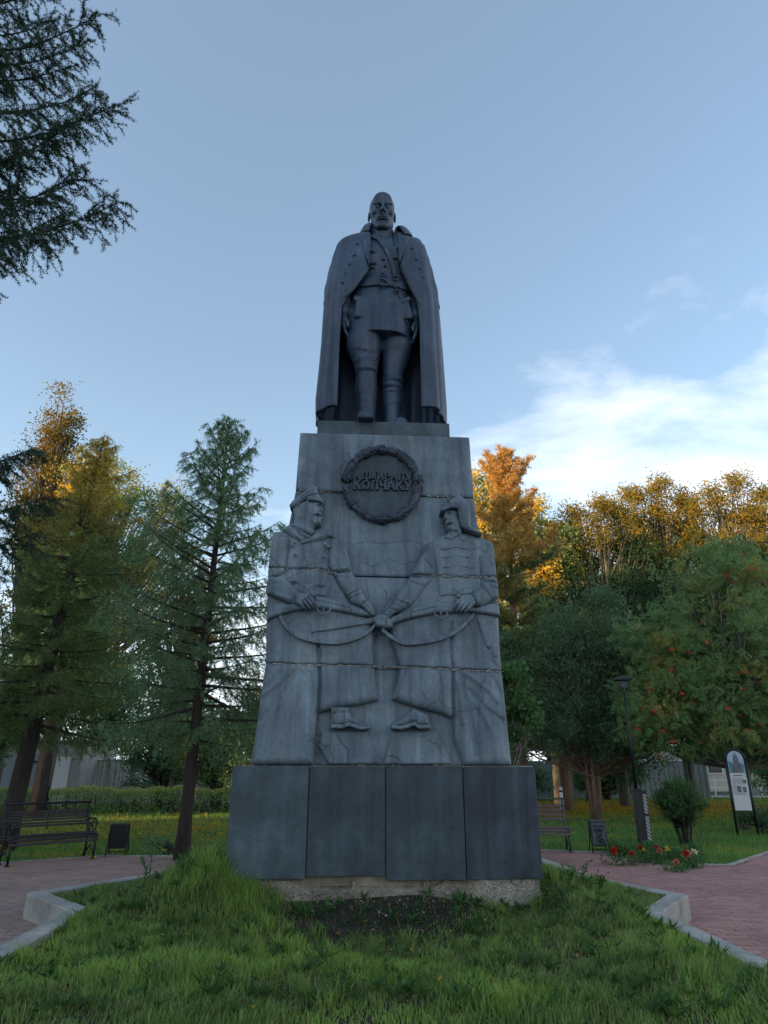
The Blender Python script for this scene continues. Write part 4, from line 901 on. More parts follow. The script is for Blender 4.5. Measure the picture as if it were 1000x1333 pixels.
class SDF:
    def __init__(s, lo, hi, h):
        s.lo = np.array(lo, float); s.h = h; n = np.ceil((np.array(hi)-s.lo)/h).astype(int)+1
        s.ax = [s.lo[i]+np.arange(n[i])*h for i in range(3)]; s.f = np.full(n, 9.0, np.float32)
    def win(s, lo, hi):
        sl = []
        for i in range(3):
            a = max(0, int((lo[i]-s.lo[i])/s.h)); b = min(len(s.ax[i]), int((hi[i]-s.lo[i])/s.h)+2); sl.append(slice(a, max(a+1, b)))
        X, Y, Z = np.meshgrid(*[s.ax[i][sl[i]] for i in range(3)], indexing='ij', sparse=True); return tuple(sl), X, Y, Z
    def comb(s, sl, d, k, sub=False):
        o = s.f[sl]
        if sub:
            h = np.clip(.5-.5*(o+d)/k, 0, 1); s.f[sl] = o*(1-h)+(-d)*h+k*h*(1-h)
        else:
            h = np.clip(.5+.5*(o-d)/k, 0, 1); s.f[sl] = o*(1-h)+d*h-k*h*(1-h)
    def ell(s, c, r, k=.02, sub=False, rot=0, pad=.12, rx=0):
        c = np.array(c, float); r = np.array(r, float); m = r.max()+pad+k
        sl, X, Y, Z = s.win(c-m, c+m); X = X-c[0]; Y = Y-c[1]; Z = Z-c[2]
        if rot: cr, sr = math.cos(rot), math.sin(rot); X, Z = X*cr+Z*sr, -X*sr+Z*cr
        if rx: cr, sr = math.cos(rx), math.sin(rx); Y, Z = Y*cr+Z*sr, -Y*sr+Z*cr
        d = (np.sqrt((X/r[0])**2+(Y/r[1])**2+(Z/r[2])**2)-1)*r.min(); s.comb(sl, d, k, sub)
    def cap(s, a, b, ra, rb, k=.02, sub=False, pad=.12, sq=(1, 1, 1)):
        a = np.array(a, float); b = np.array(b, float); m = max(ra, rb)+pad+k
        sl, X, Y, Z = s.win(np.minimum(a, b)-m, np.maximum(a, b)+m); v = b-a; L = (v**2).sum()
        t = np.clip(((X-a[0])*v[0]+(Y-a[1])*v[1]+(Z-a[2])*v[2])/L, 0, 1)
        d = np.sqrt(((X-a[0]-t*v[0])/sq[0])**2+((Y-a[1]-t*v[1])/sq[1])**2+((Z-a[2]-t*v[2])/sq[2])**2)-(ra+(rb-ra)*t); s.comb(sl, d, k, sub)
    def boxr(s, c, hs, rd=.01, k=.01, sub=False, pad=.06, rot=0):
        c = np.array(c, float); hs = np.array(hs, float); m = np.linalg.norm(hs)+pad
        sl, X, Y, Z = s.win(c-m, c+m); X = X-c[0]; Y = Y-c[1]; Z = Z-c[2]
        if rot: cr, sr = math.cos(rot), math.sin(rot); X, Z = X*cr+Z*sr, -X*sr+Z*cr
        qx, qy, qz = np.abs(X)-hs[0]+rd, np.abs(Y)-hs[1]+rd, np.abs(Z)-hs[2]+rd
        d = np.sqrt(np.maximum(qx, 0)**2+np.maximum(qy, 0)**2+np.maximum(qz, 0)**2)+np.minimum(np.maximum(qx, np.maximum(qy, qz)), 0)-rd; s.comb(sl, d, k, sub)
    def loft(s, rows, k=.03, p=2.3, fold=None):
        rows = sorted(rows); zz = [r[0] for r in rows]; z0, z1_ = zz[0], zz[-1]
        mx = max(r[2] for r in rows)+.2
        sl, X, Y, Z = s.win((rows[0][1]-mx, min(r[3]-r[4] for r in rows)-.2, z0-.12), (rows[0][1]+mx, max(r[3]+r[4] for r in rows)+.2, z1_+.12))
        I = lambda j: np.interp(Z, zz, [r[j] for r in rows])
        cx, a, cy, b = I(1), I(2), I(3), I(4); x = (X-cx); y = (Y-cy)
        if fold is not None: m_ = fold(x, y, Z); a = a*m_; b = b*m_
        q = (np.abs(x/a)**p+np.abs(y/b)**p)**(1/p); d = (q-1)*np.minimum(a, b)
        d = np.maximum(d, np.maximum(Z-z1_, z0-Z)); s.comb(sl, d, k)
SX0, SY0, SZ0 = .03, 1.0, 6.045       # where the figure stands, in the monument's frame
w_ = mworld(SX0, SY0, SZ0)
slabo = thing('statue_base_slab', 'thin dark stone slab on top of the tapered pedestal, under the statue', 'slab', mworld(SX0, 0, 0), YAW)
one_box('slab', M['granite_rough'], slabo, (0, .62+.72, (zt+SZ0)/2-.001), (1.83, 1.44, SZ0-zt-.002), bevel=.012)
st = thing('bronze_statue', 'dark bronze statue of a bareheaded military man standing with an open greatcoat over his shoulders', 'statue', w_, YAW)
def zp(x, y, yl=1.0):        # reading on the statue enlargement -> coordinates in the statue's own frame
    lx, ly, lz = mon(390+.24764*x, 240+.24755*y, yl); return np.array([float(lx)-SX0, float(ly)-SY0, float(lz)-SZ0])
def row(y, xl, xr, cy, b, yl=None):
    yl = SY0 if yl is None else yl
    l, r = zp(xl, y, yl), zp(xr, y, yl); return (l[2], (l[0]+r[0])/2, (r[0]-l[0])/2, cy, b)
B = SDF((-.95, -.62, -.03), (.95, .45, 4.45), .0175)
TORSO = [row(300, 385, 490, .0, .15), row(318, 330, 545, .0, .20), row(345, 275, 590, .0, .26), row(400, 262, 608, -.02, .30), row(460, 275, 600, -.03, .29), row(525, 292, 586, -.02, .265),
         row(560, 282, 592, -.02, .285), row(640, 258, 600, -.02, .31), row(745, 252, 590, -.03, .335, .68), row(770, 256, 588, -.03, .34, .68)]
B.loft(TORSO, k=.02, p=2.5)
def foot(xy, ankle, yl, length):
    pass
# legs: (hip, knee, ankle) read on the photo; the one on the left of the picture is forward
def leg(pts, rad, k=.05):
    for i in range(len(pts)-1): B.cap(pts[i], pts[i+1], rad[i], rad[i+1], k=k)
hipL, kneeL, midL, ankL = zp(345, 760, .97), zp(352, 965, .88), zp(350, 1080, .90), zp(352, 1190, .93)
B.cap(hipL, zp(338, 850, .92), .235, .258, k=.05); B.cap(zp(338, 850, .92), kneeL, .258, .168, k=.05); B.cap(kneeL, midL, .155, .158, k=.03); B.cap(midL, (ankL[0], ankL[1], .16), .158, .125, k=.03)
hipR, kneeR = zp(505, 770, 1.02), zp(488, 1010, 1.02)
B.cap(hipR, zp(512, 860, 1.0), .21, .225, k=.05); B.cap(zp(512, 860, 1.0), kneeR, .225, .152, k=.05); B.cap(kneeR, zp(485, 1120, 1.08), .140, .150, k=.03); zz_ = zp(485, 1120, 1.08); B.cap(zz_, (zz_[0], zz_[1]+.02, .14), .150, .115, k=.03)
for (x, y, yaw_) in ((ankL[0], ankL[1], -.10), (zz_[0]+.02, zz_[1]+.02, .25)):
    B.ell((x, y-.02, .085), (.12, .15, .10), k=.04)
    B.cap((x, y-.02, .09), (x+.34*math.sin(yaw_), y-.34*math.cos(yaw_), .065), .115, .10, k=.05, sq=(1, 1, .8)); B.boxr((x+.17*math.sin(yaw_), y-.15, .018), (.11, .28, .03), rd=.02, k=.01)
# folds of the breeches and boot tops
def fold(c, a, b, tilt, r, sw=1.0, ph=0, k=.025):
    P = []
    for q in np.linspace(-1.9+ph, 1.9+ph, 9): P.append((c[0]+a*math.sin(q), c[1]-a*math.cos(q)*b, c[2]+tilt*a*math.sin(q)*sw-.02*math.cos(q)))
    for i in range(8):
        w0, w1 = math.cos((i/8-.5)*2.6), math.cos(((i+1)/8-.5)*2.6); B.cap(P[i], P[i+1], 1.5*r*max(.2, w0), 1.5*r*max(.2, w1), k=k)
for (x, y, yl, a_, tilt, r) in ((352, 965, .88, .150, .18, .028), (352, 985, .88, .145, .05, .024), (350, 1050, .90, .143, -.12, .014), (352, 1150, .92, .125, .30, .016), (352, 1175, .925, .120, .15, .016), (350, 1110, .91, .138, -.2, .012),
                             (488, 1040, 1.03, .135, .1, .028), (487, 1072, 1.05, .135, -.05, .030), (485, 1100, 1.07, .140, .05, .018), (484, 1160, 1.09, .130, .2, .014), (512, 845, 1.0, .195, .45, .022), (512, 875, 1.0, .192, .35, .018), (508, 815, 1.0, .195, .3, .018),
                             (338, 800, .94, .225, -.35, .018), (338, 845, .92, .232, -.45, .018), (342, 900, .90, .205, -.35, .016), (348, 935, .89, .172, .2, .018)):
    fold(zp(x, y, yl), a_, 1.0, tilt, r)
# tunic: front opening, hem flare, pockets, folds (worked on the torso's front)
TZ = sorted(TORSO); tzz = [r[0] for r in TZ]
def tfront(x, z):
    cx, a, cy, b = [np.interp(z, tzz, [r[j] for r in TZ]) for j in (1, 2, 3, 4)]
    u = np.clip(np.abs(x-cx)/a, 0, .995); return cy-b*(1-u**2.5)**(1/2.5)
def tp(x, y, off=.0):         # reading -> point on the tunic's front
    p = zp(x, y, .72)
    for _ in range(4): p = zp(x, y, SY0+float(tfront(p[0], p[2])))
    p[1] -= off; return p
for i in range(10):
    a = tp(438+i*.4, 560+i*18); b = tp(438+(i+1)*.4, 560+(i+1)*18); B.cap(a, b, .012, .012, k=.012, sub=True)
for (pl, hh) in (([(300, 612), (352, 600)], None), ([(300, 648), (340, 640)], None)):
    pass
def padbox(x, y, w, h, d, rot=0, rd=.012, k=.008, sub=False):
    p = tp(x, y); B.boxr(p, (w, d, h), rd=rd, k=k, sub=sub, rot=rot)
padbox(322, 660, .085, .155, .040, rot=-.08); padbox(322, 612, .105, .045, .06, rot=-.18); padbox(560, 670, .075, .15, .05, rot=.2); padbox(555, 618, .09, .04, .065, rot=.45)
padbox(382, 395, .07, .10, .03); padbox(380, 352, .08, .03, .045, rot=-.3); padbox(492, 370, .075, .09, .03, rot=.1); padbox(492, 345, .085, .03, .05, rot=.55)
padbox(378, 440, .05, .02, .04)
for (x0, y0, x1, y1, r) in ((380, 655, 430, 668, .014), (455, 600, 520, 590, .012), (450, 650, 500, 660, .013), (380, 690, 430, 700, .010), (470, 700, 520, 690, .012), (390, 470, 430, 480, .01), (330, 480, 370, 470, .01), (520, 480, 560, 500, .012)):
    B.cap(tp(x0, y0), tp(x1, y1), r*.5, r*1.2, k=.03)
# arms hang inside the coat; the hands show in its opening
for sx_, sh, el, cu, hd in ((-1, (262, 330), (232, 520), (236, 668), (234, 700)), (1, (600, 330), (596, 520), (612, 690), (612, 725))):
    p0, p1, p2, p3 = zp(*sh, 1.0), zp(*el, .98), zp(*cu, .86), zp(*hd, .84)
    B.cap(p0, p1, .15, .12, k=.03); B.cap(p1, p2, .12, .098, k=.03); B.cap(p2-np.array([0, 0, -.03]), p2+np.array([0, 0, -.02]), .108, .112, k=.01)
    palm = p3+np.array([0, 0, -.10]); B.ell(palm, (.055, .08, .12), k=.03)
    for i, (dy, L) in enumerate(((-.055, .20), (-.02, .23), (.018, .22), (.052, .18))):
        a = palm+np.array([0, dy, -.06]); b = a+np.array([-sx_*.02, -.012, -L*.55]); c = b+np.array([-sx_*.035, .0, -L*.42]); B.cap(a, b, .029, .026, k=.012, pad=.05); B.cap(b, c, .026, .020, k=.006, pad=.05)
    a = palm+np.array([-sx_*.03, -.06, .03]); b = a+np.array([-sx_*.03, -.05, -.10]); B.cap(a, b, .032, .027, k=.02, pad=.05); B.cap(b, b+np.array([0, -.005, -.08]), .027, .020, k=.006, pad=.05)
# stand-up collar of the tunic and the neck
nk = zp(436, 262, .93); B.cap(zp(436, 300, 1.0), nk+np.array([0, .03, .05]), .175, .165, k=.03)
B.cap(zp(436, 292, .98)+np.array([0, 0, 0]), zp(436, 262, .95), .20, .185, k=.012)
V1, Q1 = surface_nets(B.f, B.lo, B.h)
# head at a finer grain; unit = head height
top = zp(432, 48, 1.0); HH = .715; hc = np.array([top[0], -.05, top[2]-HH-.20])
Hd = SDF(hc+np.array([-.28, -.42, -.14]), hc+np.array([.28, .42, HH+.06]), .0082)
def hp(x, y, z): return hc+np.array([x, y, z])*HH
def E(c, r, **k): Hd.ell(hp(*c), np.array(r)*HH, **k)
def K(a, b, ra, rb, **k): Hd.cap(hp(*a), hp(*b), ra*HH, rb*HH, **k)
E((0, .06, .63), (.315, .41, .365)); E((0, -.10, .40), (.285, .29, .37), k=.05); E((0, -.24, .14), (.20, .14, .15), k=.06)
E((0, -.335, .055), (.10, .07, .065), k=.04); K((-.23, -.05, .22), (-.10, -.30, .05), .055, .05, k=.05); K((.23, -.05, .22), (.10, -.30, .05), .055, .05, k=.05)
E((0, -.29, .72), (.20, .08, .14), k=.06)
for s in (-1, 1):
    E((s*.125, -.385, .505), (.085, .07, .052), k=.03, sub=True)
    K((s*.045, -.385, .565), (s*.215, -.335, .575), .036, .028, k=.022); K((s*.05, -.40, .575), (s*.06, -.395, .60), .02, .015, k=.03)
    E((s*.12, -.335, .503), (.058, .045, .038), k=.008)
    K((s*.06, -.365, .530), (s*.19, -.34, .528), .015, .012, k=.01); K((s*.065, -.365, .475), (s*.18, -.335, .478), .012, .010, k=.01)
    E((s*.12, -.385, .503), (.014, .02, .014), k=.006, sub=True)
    E((s*.195, -.25, .40), (.075, .10, .07), k=.05)
    K((s*.075, -.41, .36), (s*.145, -.36, .19), .018, .018, k=.02, sub=True)
    K((s*.17, -.33, .33), (s*.165, -.30, .16), .012, .012, k=.03, sub=True)
    E((s*.12, -.33, .22), (.05, .06, .09), k=.04)
    E((s*.052, -.45, .345), (.036, .04, .028), k=.015)
    E((s*.325, .02, .44), (.035, .075, .115), k=.015); E((s*.352, -.01, .45), (.016, .035, .06), k=.01, sub=True)
K((0, -.40, .56), (0, -.505, .365), .030, .045, k=.022); E((0, -.52, .36), (.035, .035, .03), k=.015)
K((-.03, -.48, .328), (-.05, -.475, .328), .010, .010, k=.006, sub=True); K((.03, -.48, .328), (.05, -.475, .328), .010, .010, k=.006, sub=True)
E((0, -.385, .24), (.11, .05, .07), k=.03)
K((-.085, -.405, .232), (0, -.44, .248), .012, .022, k=.01); K((.085, -.405, .232), (0, -.44, .248), .012, .022, k=.01)
K((-.06, -.40, .20), (.06, -.40, .20), .016, .016, k=.012); K((-.10, -.40, .213), (0, -.45, .217), .009, .009, k=.005, sub=True); K((.10, -.40, .213), (0, -.45, .217), .009, .009, k=.005, sub=True)
K((-.07, -.40, .15), (.07, -.40, .15), .014, .014, k=.03, sub=True)
K((-.02, -.42, .60), (-.022, -.40, .66), .008, .008, k=.02, sub=True); K((.02, -.42, .60), (.022, -.40, .66), .008, .008, k=.02, sub=True)
K((0, .02, .20), (0, .04, -.15), .24, .26, k=.04)
V2, Q2 = surface_nets(Hd.f, Hd.lo, Hd.h)
V2[:, 0] = hc[0]+(V2[:, 0]-hc[0])*.91
pv = hc+np.array([0, .02, .12]); c_, s_ = math.cos(R(15)), math.sin(R(15)); dy, dz = V2[:, 1]-pv[1], V2[:, 2]-pv[2]
V2[:, 1] = pv[1]+dy*c_-dz*s_; V2[:, 2] = pv[2]+dy*s_+dz*c_     # he looks slightly down
a = Acc(); a.add(V1, Q1); a.add(V2, Q2)
body = a.build('body', M['bronze'], st, smooth=True)
mo = body.modifiers.new('smooth', 'SMOOTH'); mo.factor = .5; mo.iterations = 2

# greatcoat: outline and opening measured in height
OUT = [(1250, 86, 764, .42), (1170, 86, 764, .42), (1000, 103, 754, .42), (850, 116, 745, .42), (700, 124, 736, .42), (640, 129, 731, .41), (560, 140, 712, .40), (480, 160, 692, .38), (400, 184, 671, .35),
       (365, 198, 656, .32), (342, 206, 648, .30), (326, 216, 640, .27), (312, 246, 610, .23), (300, 300, 556, .18)]
INN = [(1245, 196, 648), (1000, 203, 642), (850, 208, 638), (700, 217, 636), (620, 222, 628), (590, 250, 612), (560, 285, 590), (500, 325, 558), (450, 360, 535), (400, 368, 525), (345, 362, 515), (280, 372, 500), (240, 375, 500)]
oz = []; 
for (y, xl, xr, b) in OUT:
    l, r = zp(xl, y, 1.0), zp(xr, y, 1.0); k_ = .055*min(1, max(.15, (y-330)/250)); oz.append((l[2], l[0]+k_, r[0]-k_, b))
oz = sorted(oz); iz = []
for (y, xl, xr) in INN:
    yl = .62 if y > 600 else .70; l, r = zp(xl, y, yl), zp(xr, y, yl); iz.append((l[2], l[0], r[0]))
iz = sorted(iz)
CZ0 = .17; CZ1 = oz[-1][0]
def cprof(z):
    L = np.interp(z, [q[0] for q in oz], [q[1] for q in oz]); Rr = np.interp(z, [q[0] for q in oz], [q[2] for q in oz]); b = np.interp(z, [q[0] for q in oz], [q[3] for q in oz])
    il = np.interp(z, [q[0] for q in iz], [q[1] for q in iz]); ir = np.interp(z, [q[0] for q in iz], [q[2] for q in iz]); return L, Rr, b, il, ir
CPW = 2.35
def cfront(x, z):
    L, Rr, b, il, ir = cprof(z); cx = (L+Rr)/2; a = (Rr-L)/2; u = np.clip(np.abs(x-cx)/a, 0, .999)
    return .02-b*(1-u**CPW)**(1/CPW)
nz_, nt_ = 150, 170
V = []; zs = np.linspace(CZ0, CZ1, nz_)
tt = np.linspace(0, 1, nt_)
for z in zs:
    L, Rr, b, il, ir = cprof(z); cx, a_ = (L+Rr)/2, (Rr-L)/2
    ul = np.clip((il-cx)/a_, -.96, .96); ur = np.clip((ir-cx)/a_, -.96, .96)
    tL = -math.acos(abs(ul)**(CPW/2)*1.0) if ul < 0 else math.acos(ul)  # superellipse angles measured below
    # angle t: x = sgn cos^(2/p), y = sgn sin^(2/p); front is sin<0
    aL = math.pi+math.acos(min(1, abs(ul)**(CPW/2))); aR = -math.acos(min(1, abs(ur)**(CPW/2)))
    th = aL+(aR-aL)*tt    # runs from the left front edge round the back to the right front edge
    c_, s_ = np.cos(th), np.sin(th)
    x = cx+a_*np.sign(c_)*np.abs(c_)**(2/CPW); y = .02+b*np.sign(s_)*np.abs(s_)**(2/CPW)
    hgt = np.clip((CZ1-z)/3.6, 0, 1)
    f = .020*hgt*np.sin(th*17+.7*np.sin(z*1.3))+.028*hgt*np.sin(th*9+1.2+.4*z)*(np.abs(s_) < .98)
    edge = np.minimum(tt, 1-tt)*nt_
    f = f*np.clip(edge/10, 0, 1)
    x = x+f*c_; y = y+f*s_
    # front edges roll inwards a little
    rl = np.exp(-(edge/2.2)**2)*.05; y = y+rl
    # bottom hem cut higher in front
    zz = np.full(nt_, z); zz = zz+(CZ0+.16-z)*0
    lift = (.13*np.clip((.12-y)/.5, 0, 1))*np.clip(1-(z-CZ0)/1.0, 0, 1); zz = z+lift
    V.append(np.column_stack([x, y, zz]))
V = np.array(V).reshape(-1, 3)
I, J = np.meshgrid(np.arange(nz_-1), np.arange(nt_-1), indexing='ij'); ii = (I*nt_+J).ravel()
a = Acc(); a.add(V, np.column_stack([ii, ii+nt_, ii+nt_+1, ii+1])[:, ::-1])
coat = a.build('greatcoat', M['bronze'], st, smooth=True)
m = coat.modifiers.new('thick', 'SOLIDIFY'); m.thickness = .055; m.offset = -1
def cp(x, y, off=0):
    p = zp(x, y, .72)
    for _ in range(5): p = zp(x, y, SY0+float(cfront(p[0], p[2])))
    p[1] -= off; return p
# shoulder caps close the coat at the top
def surf_patch(name, poly, fn, off, th, step=7, mat=None, bulge=0.0, er=12, warp=None):
    P = []; n = len(poly)
    for i in range(n):
        a, b = np.array(poly[i], float), np.array(poly[(i+1) % n], float); k = max(1, int(np.linalg.norm(b-a)/step))
        for s in range(k): P.append(a+(b-a)*s/k)
    P = np.array(P); nb = len(P); x0, y0 = P.min(0); x1, y1 = P.max(0)
    GX, GY = np.meshgrid(np.arange(x0, x1, step), np.arange(y0, y1, step)); G = np.column_stack([GX.ravel(), GY.ravel()])
    G = G[poly_inside(poly, G[:, 0], G[:, 1])]; G = G[poly_dist(poly, G[:, 0], G[:, 1]) > step*.5]
    r = delaunay_2d_cdt([Vector(p) for p in np.vstack([P, G])], [(i, (i+1) % nb) for i in range(nb)], [], 1, 1e-3)
    d = poly_dist(poly, np.array([v.x for v in r[0]]), np.array([v.y for v in r[0]]))
    V = []
    for v, dd in zip(r[0], d):
        o = off(v.x, v.y) if callable(off) else off
        t = 1-min(dd/er, 1); V.append(fn(v.x, v.y, o+bulge*math.sqrt(max(0, 1-t*t))))
    a = Acc(); V = np.array(V); F = np.array([tuple(t) for t in r[2] if len(t) == 3])
    nn = np.cross(V[F[:, 1]]-V[F[:, 0]], V[F[:, 2]]-V[F[:, 0]]); fl = nn[:, 1] > 0; F[fl] = F[fl][:, ::-1]
    a.add(V, F); o = a.build(name, mat or M['bronze'], st, smooth=True); m = o.modifiers.new('t', 'SOLIDIFY'); m.thickness = th; m.offset = -1; return o
surf_patch('lapel', [(322, 268), (345, 262), (372, 262), (374, 330), (369, 400), (366, 440), (345, 385), (326, 320)], cp, .055, .06, bulge=.02, er=9)
surf_patch('lapel', [(505, 262), (545, 262), (582, 292), (556, 350), (527, 420), (519, 360), (512, 300)], cp, .055, .06, bulge=.02, er=9)
# draped fronts: overlap edge below each lapel
surf_patch('coat_front', [(300, 330), (330, 330), (368, 445), (362, 462), (325, 510), (285, 565), (226, 616), (224, 580), (250, 520), (275, 430), (290, 370)], cp, .024, .04, bulge=.026, er=14)
surf_patch('coat_front', [(560, 345), (590, 350), (612, 430), (628, 520), (640, 620), (634, 655), (606, 600), (580, 545), (555, 490), (528, 425)], cp, .024, .04, bulge=.026, er=14)
# turned up collar: rises round the neck and falls outwards
a = Acc(); nu = 64; V = []
kb = zp(436, 292, 1.0)
prof = [(.225, -.12), (.225, .02), (.228, .12), (.238, .20), (.262, .245), (.300, .238), (.335, .18), (.372, .10), (.405, .03)]
nv = len(prof)
for i in range(nu):
    u = -1+2*i/(nu-1); ang = u*R(153); e_ = max(0, abs(u)-.5)/.5
    for j, (r0, h0) in enumerate(prof):
        f = j/(nv-1); big = (1.25 if u > 0 else .82); rr_ = .225+(r0-.225)*(1+(big-1)*min(1, abs(u)*1.5)); hh_ = h0
        hh_ -= (.13 if u > 0 else .10)*e_**1.5; hh_ -= (.06 if u > 0 else .0)*e_*f
        x = kb[0]+.01+rr_*math.sin(ang)*1.02+(1 if u > 0 else -1)*.10*e_**1.3*(.35+.65*f)*(1.2 if u > 0 else .6); y = .02+rr_*math.cos(ang)*.92+.05*e_*f
        V.append((x, y, kb[2]+.02+hh_))
I, J = np.meshgrid(np.arange(nu-1), np.arange(nv-1), indexing='ij'); ii = (I*nv+J).ravel()
a.add(V, np.column_stack([ii, ii+1, ii+nv+1, ii+nv])); col_ = a.build('coat_collar', M['bronze'], st, smooth=True)
m = col_.modifiers.new('t', 'SOLIDIFY'); m.thickness = .04; m.offset = 0; m = col_.modifiers.new('s', 'SUBSURF'); m.levels = 1; m.render_levels = 1
# empty sleeves hanging at the sides
for pts, xs in (([(212, 322), (185, 400), (160, 480), (146, 560), (142, 632)], -1), ([(645, 325), (672, 410), (694, 490), (712, 570), (722, 655)], 1)):
    P = [zp(x, y, .97) for x, y in pts]; P = np.array(P); 
    a = Acc(); t = np.linspace(0, 1, 26); q = np.column_stack([np.interp(t, np.linspace(0, 1, len(P)), P[:, i]) for i in range(3)])
    q[:, 0] += -xs*.085
    r = .115+.004*np.sin(t*19)+.02*t; r[0] = .07; tube(a, q, r, 16); a.build('empty_sleeve', M['bronze'], st, smooth=True)
# belt, buckle, shoulder strap, buttons
def strip(pts, w, off, th, name, fn=tp, nrm=None):
    P = np.array(pts, float); t = np.linspace(0, 1, 28); X = np.interp(t, np.linspace(0, 1, len(P)), P[:, 0]); Y = np.interp(t, np.linspace(0, 1, len(P)), P[:, 1])
    T = np.gradient(np.column_stack([X, Y]), axis=0); T /= np.linalg.norm(T, axis=1)[:, None]; Nn = np.column_stack([-T[:, 1], T[:, 0]])
    V = []
    for i in range(28):
        for s, o in ((-1, off), (1, off), (1, off-th), (-1, off-th)): V.append(fn(X[i]+Nn[i, 0]*s*w, Y[i]+Nn[i, 1]*s*w, o))
    F = []
    for i in range(27):
        for j in range(4): k = (j+1) % 4; F.append((i*4+j, (i+1)*4+j, (i+1)*4+k, i*4+k))
    F += [(0, 1, 2, 3), (108+3, 108+2, 108+1, 108)]
    a = Acc(); a.add(V, F); return a.build(name, M['bronze'], st, bevel=.006)
strip([(296, 532), (340, 524), (400, 518), (460, 519), (520, 530), (560, 545), (586, 556)], 17, .035, .045, 'belt')
o_ = strip([(380, 276), (415, 292), (445, 330), (470, 380), (488, 430), (502, 490), (508, 510)], 9.5, .04, .045, 'shoulder_strap')
strip([(508, 540), (530, 590), (560, 660), (566, 735)], 6, .03, .035, 'sword_strap')
for (x, y) in ((416, 495), (462, 495), (462, 541), (416, 541)): pass
a = Acc()
for (p, q) in (((418, 494), (462, 494)), ((462, 494), (462, 543)), ((462, 543), (418, 543)), ((418, 543), (418, 494)), ((440, 518), (462, 518)), ((425, 510), (440, 510))): tube(a, [tp(*p, .055), tp(*q, .055)], .016, 6)
a.build('belt_buckle', M['bronze'], st, smooth=True)
for (x, y) in ((505, 505), (515, 560)):
    a = Acc(); t = np.linspace(0, 2*math.pi, 14)[:-1]; c = tp(x, y, .05); tube(a, [c+np.array([.045*math.cos(q), 0, .045*math.sin(q)]) for q in t], .013, 6, closed=True); a.build('ring', M['bronze'], st, smooth=True)
for (x, y) in ((452, 430), (450, 320), (460, 350), (441, 395), (440, 470)):
    a = Acc(); sphere(a, tp(x, y, .018), (.026, .02, .026), 10, 7); a.build('button', M['bronze'], st, smooth=True)
for (x, y) in ((302, 328), (287, 387), (266, 435), (243, 482), (225, 530), (590, 350), (612, 408), (630, 456), (650, 505), (668, 570)):
    a = Acc(); sphere(a, cp(x, y, .064), (.028, .024, .028), 10, 7); a.build('coat_button', M['bronze'], st, smooth=True)
# ============================================================ BUILDINGS AND FENCES
M['plaster'] = simple('plaster', (.55, .52, .46), .9, var=.15, scale=2); M['plaster_grey'] = simple('grey_plaster', (.36, .38, .36), .9, var=.2, scale=2)
M['roofing'] = simple('roofing', (.10, .09, .09), .8); M['fence_conc'] = stone_mat('pale_fence', (.60, .61, .57), (.46, .47, .44), (.70, .70, .66), cracks=False, gloss=.9, streak=.75)
M['white'] = simple('white_paint', (.70, .71, .70), .5, var=.08); M['sheet_grey'] = simple('grey_sheet_metal', (.20, .24, .25), .5, var=.15, stretch=(6, 6, .5))
m_, nt, p, o = mat_new('window_glass'); p.inputs['Base Color'].default_value = (.02, .025, .03, 1); p.inputs['Roughness'].default_value = .08; M['glass'] = m_
def sun_blocker(label, x, y0, y1, h, depth=11):
    t = thing('sun_blocking_house', label, 'building', (x, (y0+y1)/2, -.06)); L = y1-y0
    one_box('wall', M['plaster'], t, (-depth/2, 0, h/2), (depth, L, h)); one_box('roof', M['roofing'], t, (-depth/2, 0, h+.15), (depth+.8, L+.8, .3))
    me = None; k = int(L//3.0); fl = int(h//2.9)
    for j in range(fl):
        for i in range(k):
            yy = -L/2+(i+.5)*L/k; zz = 1.6+j*2.9
            if me is None:
                f0 = one_box('window', M['white'], t, (.03, yy, zz), (.06, 1.4, 1.5)); p0 = one_box('pane', M['glass'], f0, (.025, 0, 0), (.03, 1.2, 1.3)); me = (f0.data, p0.data)
            else:
                f = link('window', me[0], t, loc=(.03, yy, zz)); g2 = link('pane', me[1], f, loc=(.025, 0, 0))
# two unseen houses added to block the low sun; their gap lets some through
sun_blocker('long unseen house added to block the low sun west of the square', -62, -60, -5.3, 22.8)
sun_blocker('second unseen house added to block the low sun, north of the gap', -62, 1.6, 58, 21.0)

wf = thing('concrete_fence', 'long pale stained concrete fence behind the hedge', 'fence', (-12, 35.5, -.06)); zt_ = at(200, 991, 35.5)[2]+.06
for i in range(9):
    w = 2.35; x = -7.6+i*2.45; one_box('panel', M['fence_conc'], wf, (x, 0, zt_/2+(i % 3)*.015), (w, .12, zt_), bevel=.01)
    one_box('post', M['plaster_grey'], wf, (x+1.225, -.02, zt_/2+.03), (.10, .18, zt_+.06), bevel=.01)
    one_box('cap_rail', M['plaster_grey'], wf, (x, -.0, zt_+.03), (w, .17, .06), bevel=.01)
    # ribs standing out from the panel face
    ra = Acc()
    for k in range(11): hgt = (.45+.5*random.random())*zt_; box(ra, (x-1.0+k*.2, -.075, zt_-hgt/2-.06), (.035, .03, hgt))
    ra.build('ribs', M['white'], wf)
gs = thing('garage', 'pale green-white garage wall with a door behind the left trunks', 'garage', (-16.4, 33.6, -.06))
one_box('wall', M['plaster_grey'], gs, (0, 2, 1.35), (4.6, 4, 2.7)); one_box('roof', M['roofing'], gs, (0, 2, 2.76), (4.9, 4.3, .12))
one_box('door', M['white'], gs, (1.3, -.04, 1.05), (1.0, .08, 2.1)); one_box('door_frame', M['sheet_grey'], gs, (-.6, -.03, 1.1), (1.8, .06, 2.2)); one_box('lamp_bracket', M['iron'], gs, (.2, -.1, 1.9), (.3, .16, .05))
lf = thing('concrete_fence', 'short pale fence at the far left picture edge', 'fence', (-21.5, 34.0, -.06))
